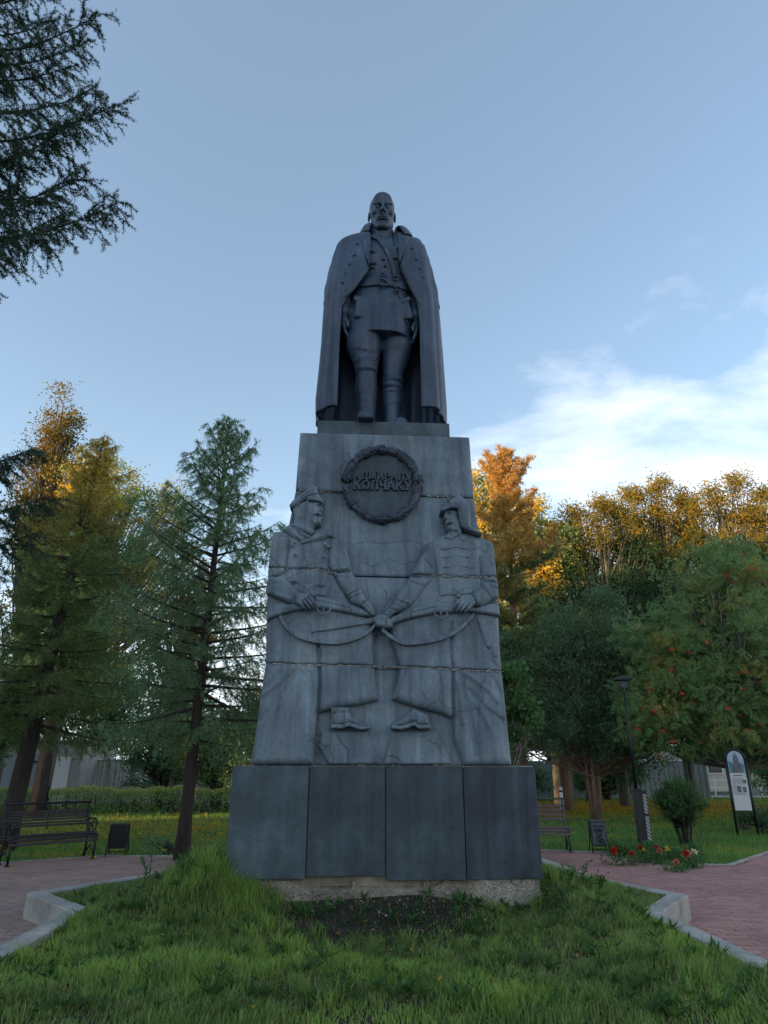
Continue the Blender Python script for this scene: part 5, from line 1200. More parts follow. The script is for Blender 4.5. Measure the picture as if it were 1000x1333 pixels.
for i in range(3): one_box('panel', M['fence_conc'], lf, (-2.4+i*2.4, 0, 1.0), (2.3, .1, 2.0), bevel=.01); one_box('post', M['plaster_grey'], lf, (-1.2+i*2.4, 0, 1.05), (.1, .14, 2.1))
def thin_post(x, y, h, label, arms=False, head=False):
    t = thing('pole', label, 'pole', (x, y, -.05)); a = Acc(); tube(a, [(0, 0, 0), (0, 0, h)], .045, 6); a.build('shaft', M['iron'], t)
    a = Acc(); box(a, (0, 0, .5), (.16, .16, 1.0)); a.build('base', M['iron'], t, bevel=.01)
    if arms:
        for s in (-1, 1): a = Acc(); tube(a, [(0, 0, h-.75), (s*.65, 0, h-.15)], .03, 6); a.build('brace', M['plaster_grey'], t)
w = at(288, 1020, 31.5); thin_post(w.x, 31.5, at(288, 962, 31.5)[2], 'slim dark pole with two slanting braces left of the pedestal', arms=True)
w = at(60, 1030, 26.5); thin_post(w.x, 26.5, at(66, 978, 26.5)[2], 'slim dark pole between the left trunks')
# right background
rf = thing('metal_fence', 'grey corrugated metal fence glimpsed right of the plinth', 'fence', (8.2, 41, -.06))
for i in range(12):
    a = Acc(); x0 = -3.6+i*1.15
    for k in range(8): box(a, (x0+k*.14, .0 if k % 2 else .03, 1.0), (.14, .03, 2.0))
    a.build('fence_sheet', M['sheet_grey'], rf)
wb = thing('low_building', 'low pale building under the rowan branches', 'building', (22.5, 54, -.06))
one_box('wall', M['plaster'], wb, (0, 3, 1.5), (9, 6, 3.0)); one_box('roof', M['roofing'], wb, (0, 3, 3.08), (9.4, 6.4, .16))
for k in range(3): f = one_box('window', M['white'], wb, (-3+k*2.6, -.02, 1.7), (1.2, .05, 1.0)); one_box('pane', M['glass'], f, (0, -.03, 0), (1.0, .02, .8))
sb = Acc(); box(sb, (18, 43, -.02), (26, 2.6, .06)); pth = sb.build('path', M['kerb']); pth['kind'] = 'structure'
rl = thing('railing', 'white railing beside the far path on the right', 'railing', (22.3, 46, -.06))
for z in (.45, .9): one_box('rail', M['white'], rl, (0, 0, z), (6, .05, .05))
for k in range(5): one_box('post', M['white'], rl, (-2.9+k*1.45, 0, .48), (.06, .06, .95))
hw = thing('low_wall', 'long low pale wall seen through the dark trunks', 'wall', (17.2, 47.5, -.06)); one_box('wall_body', M['plaster'], hw, (0, 0, .9), (7.5, .2, 1.8)); one_box('coping', M['plaster_grey'], hw, (0, 0, 1.84), (7.6, .3, .08))

# ============================================================ STREET FURNITURE
def bench(p0, p1, label, slat, iron, nback=6, nseat=6, scrolls=True, back_h=.98):
    p0 = np.array(p0); p1 = np.array(p1); c = (p0+p1)/2; d = p1-p0; L = float(np.linalg.norm(d)); rz = math.atan2(d[1], d[0])
    t = thing('park_bench', label, 'bench', (c[0], c[1], 0), rz, 'park benches on the square')   # local: x along, y to the back
    for s in (-1, 1):
        x = s*(L/2-.04); a = Acc()
        tube(a, [(x, .02, 0), (x, .0, .18), (x, .03, .40), (x, .06, .43)], .022, 6); tube(a, [(x, .40, 0), (x, .36, .2), (x, .38, .42), (x, .44, .60), (x, .50, back_h)], .022, 6); tube(a, [(x, .0, .41), (x, .40, .39)], .022, 6); tube(a, [(x, .02, .08), (x, .2, .22), (x, .39, .08)], .014, 6)
        a.build('end_frame', M[iron], t, smooth=True)
        for yy in (.02, .40): one_box('foot', M[iron], t, (x, yy, .012), (.07, .07, .024), bevel=.004)
        if scrolls:
            a = Acc(); q = np.linspace(0, 2*math.pi*1.3, 26); P = [(x, .10+.02-.115*math.cos(v)*(1-v/14), .56+.115*math.sin(v)*(1-v/14)) for v in q]
            tube(a, [(x, .46, .63), (x, .36, .66), (x, .2, .675), (x, .10, .675)], .016, 6); tube(a, P, .014, 6); tube(a, [(x, .30, .42), (x, .33, .52), (x, .30, .60), (x, .24, .58), (x, .25, .52)], .012, 6)
            a.build('armrest', M[iron], t, smooth=True)
    for (yy, zz, rr) in ((.36, .425, 0), (.285, .435, 0), (.21, .445, 0), (.135, .445, .05), (.065, .43, .35), (.015, .385, .95), (-.005, .325, 1.35)): one_box('slat', M[slat], t, (0, yy, zz), (L, .046, .024), rx=rr, bevel=.004)
    for k in range(nback):
        f = k/(nback-1); one_box('slat', M[slat], t, (0, .425+f*.055, .58+f*(back_h-.14-.58)), (L, .022, .225/nback), rx=-.12, bevel=.004)
    a = Acc(); tube(a, [(-L/2, .495, back_h), (L/2, .495, back_h)], .020, 8); a.build('top_rail', M[iron], t, smooth=True)
    a = Acc(); box(a, (0, .475, .72), (.03, .012, .42), rx=-.12); a.build('centre_strap', M[iron], t)
    return t
bench(gpt(6, 1129), gpt(124, 1118), 'dark slatted bench with curled iron arms on the left, turned towards the monument', 'slat_dark', 'iron', back_h=.95)
rb = gpt(746, 1110); bench((rb[0]-1.75, rb[1]+.10), rb, 'reddish brown slatted bench with green frame half hidden behind the plinth', 'slat_red', 'green_iron', nback=4, nseat=4, scrolls=False, back_h=.96)
def litter_bin(pos, rz, label, body, ornament, w=.32, h=.42):
    t = thing('litter_bin', label, 'litter bin', (pos[0], pos[1], 0), rz, 'tilting litter bins beside the benches')
    a = Acc(); z0, z1_ = .12, .12+h; V = [(-w/2*.92, -.10, z0), (w/2*.92, -.10, z0), (w/2*.92, .10, z0), (-w/2*.92, .10, z0), (-w/2, -.15, z1_), (w/2, -.15, z1_), (w/2, .15, z1_), (-w/2, .15, z1_)]
    a.add(V, BF[[0, 2, 3, 4, 5]]); o = a.build('bucket', M[body], t); m = o.modifiers.new('t', 'SOLIDIFY'); m.thickness = .012
    for s in (-1, 1):
        a = Acc(); tube(a, [(s*(w/2+.025), -.17, 0), (s*(w/2+.02), -.05, .30), (s*(w/2+.02), 0, z1_-.02), (s*(w/2+.02), .05, .30), (s*(w/2+.025), .17, 0)], .011, 6); a.build('stand', M['iron'], t, smooth=True)
    a = Acc(); tube(a, [(-w/2-.02, .0, .06), (w/2+.02, .0, .06)], .009, 6); a.build('cross_bar', M['iron'], t)
    if ornament:
        for (c, s_) in (((0, -.163, z1_-.015), (w, .012, .02)), ((0, -.113, z0+.02), (w*.92, .012, .02))): one_box('rim', M['iron'], t, c, s_)
        for (cx, cz, r) in ((-.055, z0+h*.72, .045), (.055, z0+h*.72, .045), (0, z0+h*.50, .045), (-.03, z0+h*.28, .035), (.04, z0+h*.24, .03)):
            a = Acc(); q = np.linspace(0, 2*math.pi, 15)[:-1]; yy = -.105-.05*(cz-z0)/h; tube(a, [(cx+r*math.cos(v), yy-.012, cz+r*math.sin(v)) for v in q], .010, 5, closed=True); a.build('scroll', M['iron'], t, smooth=True)
litter_bin(gpt(152, 1113), R(12), 'plain black litter bin beside the left bench', 'iron', False, .31, .42)
M['bin_grey'] = simple('worn_grey_paint', (.075, .10, .12), .5, var=.3)
litter_bin(gpt(781, 1110), R(-4), 'grey litter bin with round scroll ornament near the flower bed', 'bin_grey', True, .27, .46)

lx_, ly_ = gpt(840, 1097); lp = thing('street_lamp', 'slim black street lamp with flat square head on a box column', 'street lamp', (lx_, ly_, -.04), R(-6))
one_box('column', M['iron'], lp, (-.05, 0, .56), (.18, .18, 1.12), bevel=.008); one_box('column_cap', M['iron'], lp, (-.05, 0, 1.135), (.21, .21, .03), bevel=.004)
a = Acc(); tube(a, [(-.06, 0, 1.12), (-.06, 0, 3.28)], np.array([.032, .024]), 10); a.build('pole', M['iron'], lp, smooth=True)
a = Acc(); hz_ = 3.30
for s, q in ((-1, -1), (1, -1), (1, 1), (-1, 1)): tube(a, [(-.06, 0, hz_-.05), (-.06+s*.10, q*.10, hz_+.10), (-.06+s*.15, q*.15, hz_+.27)], .009, 5)
a.build('head_bracket', M['iron'], lp, smooth=True)
M['lamp_glass'] = simple('lamp_glass', (.10, .12, .13), .2, var=.1, bmp=0)
one_box('lantern', M['lamp_glass'], lp, (-.06, 0, hz_+.17), (.13, .13, .15), taper=(1.35, 1.35), bevel=.004)
a = Acc(); lathe(a, [(.30, 0), (.30, .03), (.17, .10), (.16, .12), (.0, .12)], 4, (-.06, 0, hz_+.27)); me_ = a.mesh('lid'); 
a2 = Acc(); box(a2, (0, 0, .018), (.40, .40, .036)); box(a2, (0, 0, .065), (.38, .38, .055), taper=(.6, .6)); o = a2.build('lid', M['iron'], lp, loc=(-.06, 0, hz_+.27)); 
# striped notice plates on the column's right side
def stripemat():
    m, nt, p, o = mat_new('striped_plate'); tcn = nt.nodes.new('ShaderNodeTexCoord'); mp_ = N(nt, 'ShaderNodeMapping'); mp_.inputs['Rotation'].default_value = (0, R(-35), 0); nt.links.new(tcn.outputs['Object'], mp_.inputs[0])
    wv = N(nt, 'ShaderNodeTexWave', Scale=5.2, Distortion=.4, Detail=1); wv.bands_direction = 'Z'; nt.links.new(mp_.outputs[0], wv.inputs['Vector'])
    c = ramp(nt, wv.outputs['Fac'], [(.42, (.10, .09, .10)), (.5, (.36, .35, .37))]); nt.links.new(c, p.inputs['Base Color']); p.inputs['Roughness'].default_value = .5; return m
M['stripe'] = stripemat()
one_box('striped_plate', M['stripe'], lp, (.085, -.10, .84), (.08, .012, .40), bevel=.002); one_box('striped_plate', M['stripe'], lp, (.085, -.10, .32), (.08, .012, .52), bevel=.002); one_box('backing_strip', M['iron'], lp, (.088, -.085, .58), (.11, .015, 1.08), bevel=.003)

# information sign
gx_, gy_ = gpt(974, 1087); sg = thing('information_sign', 'tall information board with arched picture top between two dark posts', 'sign', (gx_, gy_, -.04), R(-14))
zb, zt2 = at(970, 1055, gy_)[2]+.04, at(964, 976, gy_)[2]+.04; W_ = .38
M['print_sky'] = simple('printed_sky', (.30, .42, .52), .4, var=.1, bmp=0); M['paper'] = simple('printed_board', (.55, .56, .55), .4, var=.06, bmp=0); M['ink'] = simple('ink', (.12, .12, .13), .5, bmp=0)
M['print_sea'] = simple('printed_teal', (.06, .20, .26), .4, var=.3, bmp=0); M['print_grey'] = simple('printed_grey', (.10, .11, .12), .4, bmp=0)
for s in (-1, 1):
    a = Acc(); tube(a, [(s*(W_/2+.045), 0, 0), (s*(W_/2+.045), 0, zt2-.28)], .032, 8); a.build('post', M['iron'], sg, smooth=True)
a = Acc(); q = np.linspace(0, math.pi, 16); tube(a, [((W_/2+.045)*math.cos(v), 0, zt2-.24+.24*math.sin(v)) for v in q], .03, 8); a.build('arch_frame', M['iron'], sg, smooth=True)
def plate(name, pts, y0, y1, mat, par):
    a = Acc(); n = len(pts); V = [(x, y0, z) for x, z in pts]+[(x, y1, z) for x, z in pts]
    me = bpy.data.meshes.new(name); me.from_pydata(V, [], [tuple(range(n))[::-1] if False else tuple(range(n)), tuple(range(2*n-1, n-1, -1))]+[(i, i+n, (i+1) % n+n, (i+1) % n) for i in range(n)]); me.update(); me.materials.append(mat); return link(name, me, par)
arch = [(-W_/2, zb), (W_/2, zb), (W_/2, zt2-.24)]+[((W_/2)*math.cos(v), zt2-.24+.21*math.sin(v)) for v in q[1:-1]]+[(-W_/2, zt2-.24)]
plate('board', arch, -.012, .02, M['paper'], sg)
zp_ = zt2-.56
pic = [(-W_/2+.01, zp_), (W_/2-.01, zp_), (W_/2-.01, zt2-.24)]+[((W_/2-.01)*math.cos(v), zt2-.24+.20*math.sin(v)) for v in q[1:-1]]+[(-W_/2+.01, zt2-.24)]
plate('picture', pic, -.016, -.013, M['print_sky'], sg)
plate('picture_sea', [(-W_/2+.012, zp_+.004), (W_/2-.012, zp_+.004), (W_/2-.012, zp_+.20), (.1, zp_+.26), (-.05, zp_+.22), (-W_/2+.012, zp_+.30)], -.020, -.017, M['print_sea'], sg)
plate('picture_statue', [(-.11, zp_+.01), (.12, zp_+.01), (.09, zp_+.20), (.07, zp_+.22), (.055, zp_+.40), (.02, zp_+.43), (.02, zp_+.47), (-.02, zp_+.47), (-.02, zp_+.43), (-.05, zp_+.40), (-.065, zp_+.22), (-.085, zp_+.2)], -.024, -.021, M['print_grey'], sg)
a = Acc(); box(a, (0, -.018, zp_-.06), (.22, .004, .022)); a.build('title', M['ink'], sg)
a = Acc()
for k in range(15):
    z = zp_-.12-k*.028
    if .27 < zp_-z < .46: box(a, (-.11, -.018, z), (.11, .003, .006)); continue
    w = random.uniform(.24, .31); box(a, (-.155+w/2, -.018, z), (w, .003, .006))
tag(a.build('text_lines', M['ink'], sg), kind='stuff')
for (x, z, w, h_) in ((.13, zp_-.20, .07, .08), (-.02, zp_-.38, .09, .15), (.10, zp_-.39, .08, .13)): a = Acc(); box(a, (x, -.020, z), (w, .004, h_)); a.build('photo_print', M['print_grey'], sg)
# a pale parcel tag on the trunk behind the right bench
gx_, gy_ = 6.15, 27.5; tgp = thing('bollard', 'short white marker post behind the right bench', 'post', (at(731, 1040, 27)[0], 27, -.05)); a = Acc(); tube(a, [(0, 0, 0), (0, 0, .95)], .06, 8); a.build('shaft', M['white'], tgp, smooth=True); a = Acc(); tube(a, [(0, 0, .78), (0, 0, .84)], .065, 8); a.build('band', M['iron'], tgp, smooth=True)
# ============================================================ TREES AND PLANTS
def segs_tubes(a, P0, P1, r0, r1, n=3):
    m = len(P0)
    if m == 0: return
    D = norm(P1-P0); up = np.where(np.abs(D[:, 2:3]) > .8, np.array([[1.0, 0, 0]]), np.array([[0, 0, 1.0]])); A = norm(np.cross(D, up)); B = np.cross(D, A)
    th = np.arange(n)*2*math.pi/n; ring = np.cos(th)[None, :, None]*A[:, None]+np.sin(th)[None, :, None]*B[:, None]
    r0 = np.broadcast_to(r0, (m,)); r1 = np.broadcast_to(r1, (m,))
    V = np.concatenate([P0[:, None]+ring*r0[:, None, None], P1[:, None]+ring*r1[:, None, None]], 1).reshape(-1, 3)
    f = np.array([(j, (j+1) % n, n+(j+1) % n, n+j) for j in range(n)]); a.add(V, (np.arange(m)[:, None, None]*2*n+f[None]).reshape(-1, 4))
def needles(a, P0, P1, per_m, L, W, rg):
    d = P1-P0; ln = np.linalg.norm(d, axis=1); k = np.maximum(1, (ln*per_m).astype(int)); idx = np.repeat(np.arange(len(P0)), k); m = len(idx)
    t = rg.uniform(0, 1, m)[:, None]; b = P0[idx]+d[idx]*t; ax = norm(d[idx]); rnd = norm(rg.normal(0, 1, (m, 3))); rad = norm(np.cross(ax, rnd))
    dr = norm(rad+ax*rg.uniform(.1, .9, (m, 1))); sd = norm(np.cross(dr, rnd)); l = L*rg.uniform(.6, 1.2, (m, 1)); w = W*.5
    V = np.stack([b-sd*w, b+sd*w, b+dr*l], 1).reshape(-1, 3); a.add(V, np.arange(3*m).reshape(-1, 3))
def limb_path(p, az, L, e0, droop, up, n=8, rg=rng):
    P = [np.array(p, float)]; d = np.array([math.cos(az), math.sin(az)])
    for i in range(n):
        s = (i+.5)/n; e = e0-droop*s+up*s*s; w = rg.normal(0, .09, 2)
        st_ = np.array([d[0]+w[0], d[1]+w[1], math.tan(max(-1.2, min(1.3, e)))]); st_ /= np.linalg.norm(st_); P.append(P[-1]+st_*L/n)
    return np.array(P)
def dress(path, L, A0, A1, TW, rg, hang=.5, side=1.0, dens=10, start=.15, gap=.0, spread=.9, subs=3):
    """twigs to both sides of a limb, and smaller ones hanging from them; A0/A1 collect needle-bearing segments"""
    n = len(path)-1; cum = np.linspace(0, 1, n+1); k = max(3, int(L*dens)); sgn = 1
    for i in range(k):
        s = start+(1-start)*(i+rg.uniform())/k; j = min(n-1, int(s*n)); f = s*n-j; p = path[j]*(1-f)+path[j+1]*f; ax = path[j+1]-path[j]; ax = ax/np.linalg.norm(ax)
        sd = np.cross(ax, [0, 0, 1.0]); sd /= np.linalg.norm(sd)+1e-9; sgn = -sgn
        tl = L*(.12+.30*(1-s))*rg.uniform(.6, 1.3)*side; tl = max(.12, min(1.3, tl))
        q = ax*rg.uniform(.35, .9)+sd*sgn*rg.uniform(.5, 1)*spread+np.array([0, 0, rg.uniform(-.35, .25)-hang*.5]); q /= np.linalg.norm(q)
        m = 3; prev = p; dd = q.copy()
        for t in range(m):
            dd = dd+np.array([0, 0, -hang*.16+ (.16 if t == m-1 else 0)])+rg.normal(0, .08, 3); dd /= np.linalg.norm(dd); nx_ = prev+dd*tl/m
            TW.append((prev, nx_, .006*(1+tl))); A0.append(prev); A1.append(nx_)
            for u in range(subs):
                if rg.uniform() < .75:
                    b = prev+(nx_-prev)*rg.uniform(); q2 = dd*rg.uniform(.3, .8)+rg.normal(0, .45, 3)+np.array([0, 0, -hang*rg.uniform(.3, 1.5)]); q2 /= np.linalg.norm(q2)
                    l2 = rg.uniform(.10, .30)*(.6+.5*tl); e = b+q2*l2; A0.append(b); A1.append(e); TW.append((b, e, .003))
            prev = nx_
def conifer(name, label, cat, base, H, nlimb, radf, crown0, mat, bark, seed, lean=(0, 0), tr=.16, hang=.5, droop=.5, up=.5, nl=.05, nw=.007, per_m=55, dens=9, e0=(.1, .9), subs=3, skip=None, group=None, tip=.3, bare=0.0):
    rg = np.random.default_rng(seed); t = thing(name, label, cat, (base[0], base[1], -.04), 0, group)
    hh = np.linspace(0, 1, 12); wob = np.cumsum(rg.normal(0, .02, (12, 2)), 0)*H*.06
    TP = np.column_stack([lean[0]*H*hh+wob[:, 0]*hh, lean[1]*H*hh+wob[:, 1]*hh, H*hh])
    tk = Acc(); tube(tk, TP, tr*(1-hh)**.8+.012+.05*tr*np.exp(-hh*40)*6, 9)
    A0, A1, TW = [], [], []; L0, L1, LR0, LR1 = [], [], [], []
    for i in range(nlimb):
        f = crown0+(1-crown0)*((i+rg.uniform())/nlimb)**.9; az = i*2.39996+rg.normal(0, .3); L = radf(f)*rg.uniform(.5, 1.3)
        if skip and skip(f, az): continue
        p = np.array([np.interp(f, hh, TP[:, j]) for j in range(3)]); g = (f-crown0)/(1-crown0)
        e = e0[0]+(e0[1]-e0[0])*g**1.3+rg.normal(0, .08)
        P = limb_path(p, az, L, e, droop*(1-.5*g), up*(1-.3*g), rg=rg); rr = np.linspace(.012+.011*L, .004, len(P))
        for j in range(len(P)-1): L0.append(P[j]); L1.append(P[j+1]); LR0.append(rr[j]); LR1.append(rr[j+1])
        n_ = len(P)-1; st_ = int(n_*.35)
        for j in range(st_, n_): A0.append(P[j]); A1.append(P[j+1])
        if rg.uniform() >= bare: dress(P, L, A0, A1, TW, rg, hang, dens=dens, subs=subs)
        else: dress(P, L, [], [], TW, rg, hang, dens=dens*.7, subs=1)
    for i in range(5): A0.append(TP[-1]-np.array([0, 0, tip*(i+1)/5*2])); A1.append(TP[-1]-np.array([0, 0, tip*i/5*2]))
    segs_tubes(tk, np.array(L0), np.array(L1), np.array(LR0), np.array(LR1), 4)
    tk.build('trunk', bark, t, smooth=True)
    cr = Acc(); needles(cr, np.array(A0), np.array(A1), per_m, nl, nw, rg); cr.build('crown', mat, t)
    tw = Acc(); segs_tubes(tw, np.array([q[0] for q in TW]), np.array([q[1] for q in TW]), np.array([q[2] for q in TW]), .0015, 3); tw.build('twigs', bark, t)
    return t
def leafcloud(a, C, rad, per, size, rg, flat=.55, pinn=0, asp=.62, flatz=.75):
    n = len(C)*per; c = np.repeat(C, per, 0)+rg.normal(0, 1, (n, 3))*np.repeat(rad, per)[:, None]*np.array([.55, .55, .55*flatz])
    nr = norm(rg.normal(0, 1, (n, 3))+np.array([0, 0, flat])); d = norm(np.cross(nr, rg.normal(0, 1, (n, 3)))); d[:, 2] -= .25; d = norm(d); s = norm(np.cross(d, nr)); L = size*rg.uniform(.6, 1.3, (n, 1)); W = L*asp
    if not pinn:
        V = np.stack([c, c+d*L*.5+s*W*.5+nr*L*.08, c+d*L, c+d*L*.5-s*W*.5+nr*L*.08], 1).reshape(-1, 3); k = np.arange(n)[:, None]*4
        a.add(V, np.vstack([k+np.array([0, 1, 2]), k+np.array([0, 2, 3])]))
    else:
        for i in range(pinn):
            for sg in (-1, 1):
                b = c+d*L*(.15+.8*i/pinn); q = norm(d*.55+s*sg); l = L*.42*(1-.25*abs(i/pinn-.4)); w = l*.32
                V = np.stack([b, b+q*l*.5+d*w*.5, b+q*l+nr*-l*.15, b+q*l*.5-d*w*.5], 1).reshape(-1, 3); k = np.arange(n)[:, None]*4
                a.add(V, np.vstack([k+np.array([0, 1, 2]), k+np.array([0, 2, 3])]))
def broadleaf(name, label, cat, base, trunk, blobs, per, size, mat, bark, seed, tr=.14, stems=1, group=None, pinn=0, shell=2.2, clump=.42, flat=.55, asp=.62, twig=True, spread=.25, drift=(0, 0)):
    """trunk(s) up to height `trunk`, limbs to every clump of leaves; blobs = (x, y, z, rx, ry, rz, clumps) about the base"""
    rg = np.random.default_rng(seed); t = thing(name, label, cat, (base[0], base[1], -.04), 0, group); C = []
    for (bx, by, bz, rx, ry, rz, n) in blobs:
        u = norm(rg.normal(0, 1, (n, 3)))*(rg.uniform(0, 1, (n, 1))**(1/shell)); C.append(np.array([bx, by, bz])+u*np.array([rx, ry, rz]))
    C = np.vstack(C); C = C[C[:, 2] > .25]; top = C[:, 2].max()
    tk = Acc(); tops = []
    for s_ in range(stems):
        az = 2*math.pi*s_/max(1, stems)+rg.uniform(0, 1); off = np.array([math.cos(az), math.sin(az)])*(.10*(stems > 1)); hh = np.linspace(0, 1, 9); Ht = top*.86*rg.uniform(.85, 1) if stems > 1 else top*.9
        cx, cy = C[:, 0].mean(), C[:, 1].mean()
        sp = spread*Ht*(stems > 1)
        P = np.column_stack([off[0]+math.cos(az)*sp*hh**1.3+cx*hh**1.4+np.cumsum(rg.normal(0, .03, 9))*hh, off[1]+math.sin(az)*sp*hh**1.3+cy*hh**1.4+np.cumsum(rg.normal(0, .03, 9))*hh, Ht*hh])
        tube(tk, P, tr*(1-hh)**.7*(1 if stems == 1 else .75)+.012, 8); tops.append(P)
    P0, P1, r0, r1 = [], [], [], []
    for c in C:
        P = tops[rg.integers(len(tops))]; z = min(max(trunk, c[2]*rg.uniform(.45, .75)), P[-1, 2]); p = np.array([np.interp(z, P[:, 2], P[:, i]) for i in range(3)])
        if not twig and rg.uniform() > .3: continue
        m = p*.45+c*.55+np.array([0, 0, -.08*np.linalg.norm(c-p)])+rg.normal(0, .06, 3); r = .010+.010*np.linalg.norm(c-p)
        P0 += [p, m]; P1 += [m, c]; r0 += [r, r*.6]; r1 += [r*.6, .004]
        for _ in range(2):
            e = c+rg.normal(0, clump*.5, 3); P0.append(m*.2+c*.8); P1.append(e); r0.append(.005); r1.append(.002)
    if P0: segs_tubes(tk, np.array(P0), np.array(P1), np.array(r0), np.array(r1), 4)
    tk.build('trunk', bark, t, smooth=True)
    cr = Acc(); leafcloud(cr, C, clump*rg.uniform(.6, 1.25, len(C)), per, size, rg, flat=flat, pinn=pinn, asp=asp); cr.build('crown', mat, t)
    t['clumps'] = len(C); return t, C

# larches on the left
conifer('larch', 'slender larch with ragged top between the litter bin and the monument', 'tree', gpt(236, 1119), 9.0, 112,
        lambda f: 2.55*(1-f)**.75*(.6+.5*min(1, max(0, (f-.16)/.2)))+.18, .23, M['needle'], M['bark'], 11, lean=(.012, 0), tr=.112, hang=.8, droop=.35, up=.7, per_m=80, dens=11, subs=4, nl=.058, nw=.011, e0=(-.05, .95), bare=.10)
conifer('larch', 'dark larch with leaning trunk right behind the bench', 'tree', (-7.9, 15.6), 9.6, 140,
        lambda f: 2.7*(1-f)**.7+.2, .26, M['needle_gold'], M['bark'], 12, lean=(.055, .03), tr=.20, hang=.7, droop=.45, up=.7, per_m=75, dens=10, subs=4, nl=.062, nw=.013, e0=(-.1, .8))
conifer('larch', 'upright dark larch standing straight between the leaning larch and the hedge', 'tree', (-11.6, 24.6), 10.5, 110,
        lambda f: 2.8*(1-f)**.6+.2, .42, M['needle'], M['bark'], 13, lean=(.0, .0), tr=.22, hang=.6, droop=.4, up=.6, per_m=70, dens=9, subs=4, nl=.075, nw=.017, e0=(-.1, .8))
# the nearest larch stands just outside the picture; its boughs reach in
def bough_tree():
    rg = np.random.default_rng(5); bx, by = -6.6, 6.6; t = thing('larch', 'near larch whose dark drooping boughs hang into the upper left corner', 'tree', (bx, by, -.02))
    tk = Acc(); hh = np.linspace(0, 1, 14); TP = np.column_stack([.1*np.sin(hh*4), .08*np.sin(hh*5), 12.5*hh]); tube(tk, TP, .24*(1-hh)**.8+.02, 10)
    A0, A1, TW = [], [], []
    for (px, py, Y, zr, dens, L_) in ((132, 22, 6.4, .55, 13, 0), (60, -60, 6.2, .6, 12, 0), (150, 142, 6.2, .35, 15, 0), (92, 92, 6.9, .4, 12, 0), (60, 190, 6.6, .3, 12, 0), (157, 268, 6.4, .25, 15, 0), (78, 285, 5.9, .1, 13, 0), (20, 250, 6.7, .3, 12, 0), (70, 30, 7.1, .4, 12, 0), (58, 655, 6.6, -.1, 13, 0), (20, 600, 7.2, .1, 12, 0), (110, 60, 6.8, .5, 14, 0), (120, 120, 6.6, .3, 15, 0), (95, 165, 6.1, .2, 14, 0), (110, 235, 6.7, .25, 15, 0), (70, 255, 6.2, .2, 14, 0), (45, 590, 6.9, 0, 12, 0), (60, -20, 6.6, .5, 14, 0), (35, 705, 6.9, -.1, 12, 0)):
        e = np.array(at(px, py, Y))-np.array([bx, by, -.02]); z0 = min(12.2, e[2]-zr*1.0); p = np.array([.1*math.sin(z0/12.5*4), 0, z0]); n = 9; s = np.linspace(0, 1, n)[:, None]
        P = p+(e-p)*s; P[:, 2] += .38*np.sin(s[:, 0]*math.pi)*(-.5)+.10*np.sin(s[:, 0]*7); P += np.cumsum(rg.normal(0, .018, P.shape), 0)*(1-s)*s*4
        L = np.linalg.norm(e-p); r = np.linspace(.03, .004, n); segs_tubes(tk, P[:-1], P[1:], r[:-1], r[1:], 5)
        for j in range(3, n-1): A0.append(P[j]); A1.append(P[j+1])
        # long side shoots, then hanging shoots from them
        k = int(L*dens*1.35)
        for i in range(k):
            f = .22+.78*(i+rg.uniform())/k; j = min(n-2, int(f*(n-1))); q = P[j]+(P[j+1]-P[j])*(f*(n-1)-j); ax = norm(P[j+1]-P[j]); sd = norm(np.cross(ax, [0, 0, 1.0]))*(1 if i % 2 else -1)
            tl = (.20+.70*(1-f)**.8)*rg.uniform(.6, 1.25); d = norm(ax*rg.uniform(.4, 1.1)+sd*rg.uniform(.15, .9)+np.array([0, 0, rg.uniform(-1.1, .25)])); prev = q
            for m in range(4):
                d = norm(d+np.array([0, 0, -.10 if m < 3 else .15])+rg.normal(0, .10, 3)); nx_ = prev+d*tl/4; A0.append(prev); A1.append(nx_); TW.append((prev, nx_, .0045))
                for u in range(2):
                    if rg.uniform() < .8:
                        b = prev+(nx_-prev)*rg.uniform(); d2 = norm(d*.9+rg.normal(0, .45, 3)+np.array([0, 0, -.55])); e2 = b+d2*rg.uniform(.06, .22); m2 = b+(e2-b)*.5; A0.append(b); A1.append(e2); TW.append((b, e2, .003))
                prev = nx_
    # rest of the crown, towards the other sides
    for i in range(26):
        z = 3.2+i*.35; az = math.pi*.55+rg.uniform(0, math.pi*.9) if i % 2 else rg.uniform(-2.2, -1.2)
        P = limb_path((0, 0, z), az, 2.6*(1-z/14), .1, .4, .6, rg=rg); r = np.linspace(.03, .004, len(P)); segs_tubes(tk, P[:-1], P[1:], r[:-1], r[1:], 4); dress(P, 2.6*(1-z/14), A0, A1, TW, rg, .6, dens=6)
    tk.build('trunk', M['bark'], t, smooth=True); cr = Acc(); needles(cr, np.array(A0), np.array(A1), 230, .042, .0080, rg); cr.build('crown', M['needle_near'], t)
    tw = Acc(); segs_tubes(tw, np.array([q[0] for q in TW]), np.array([q[1] for q in TW]), np.array([q[2] for q in TW]), .0015, 3); tw.build('twigs', M['bark'], t)
bough_tree()

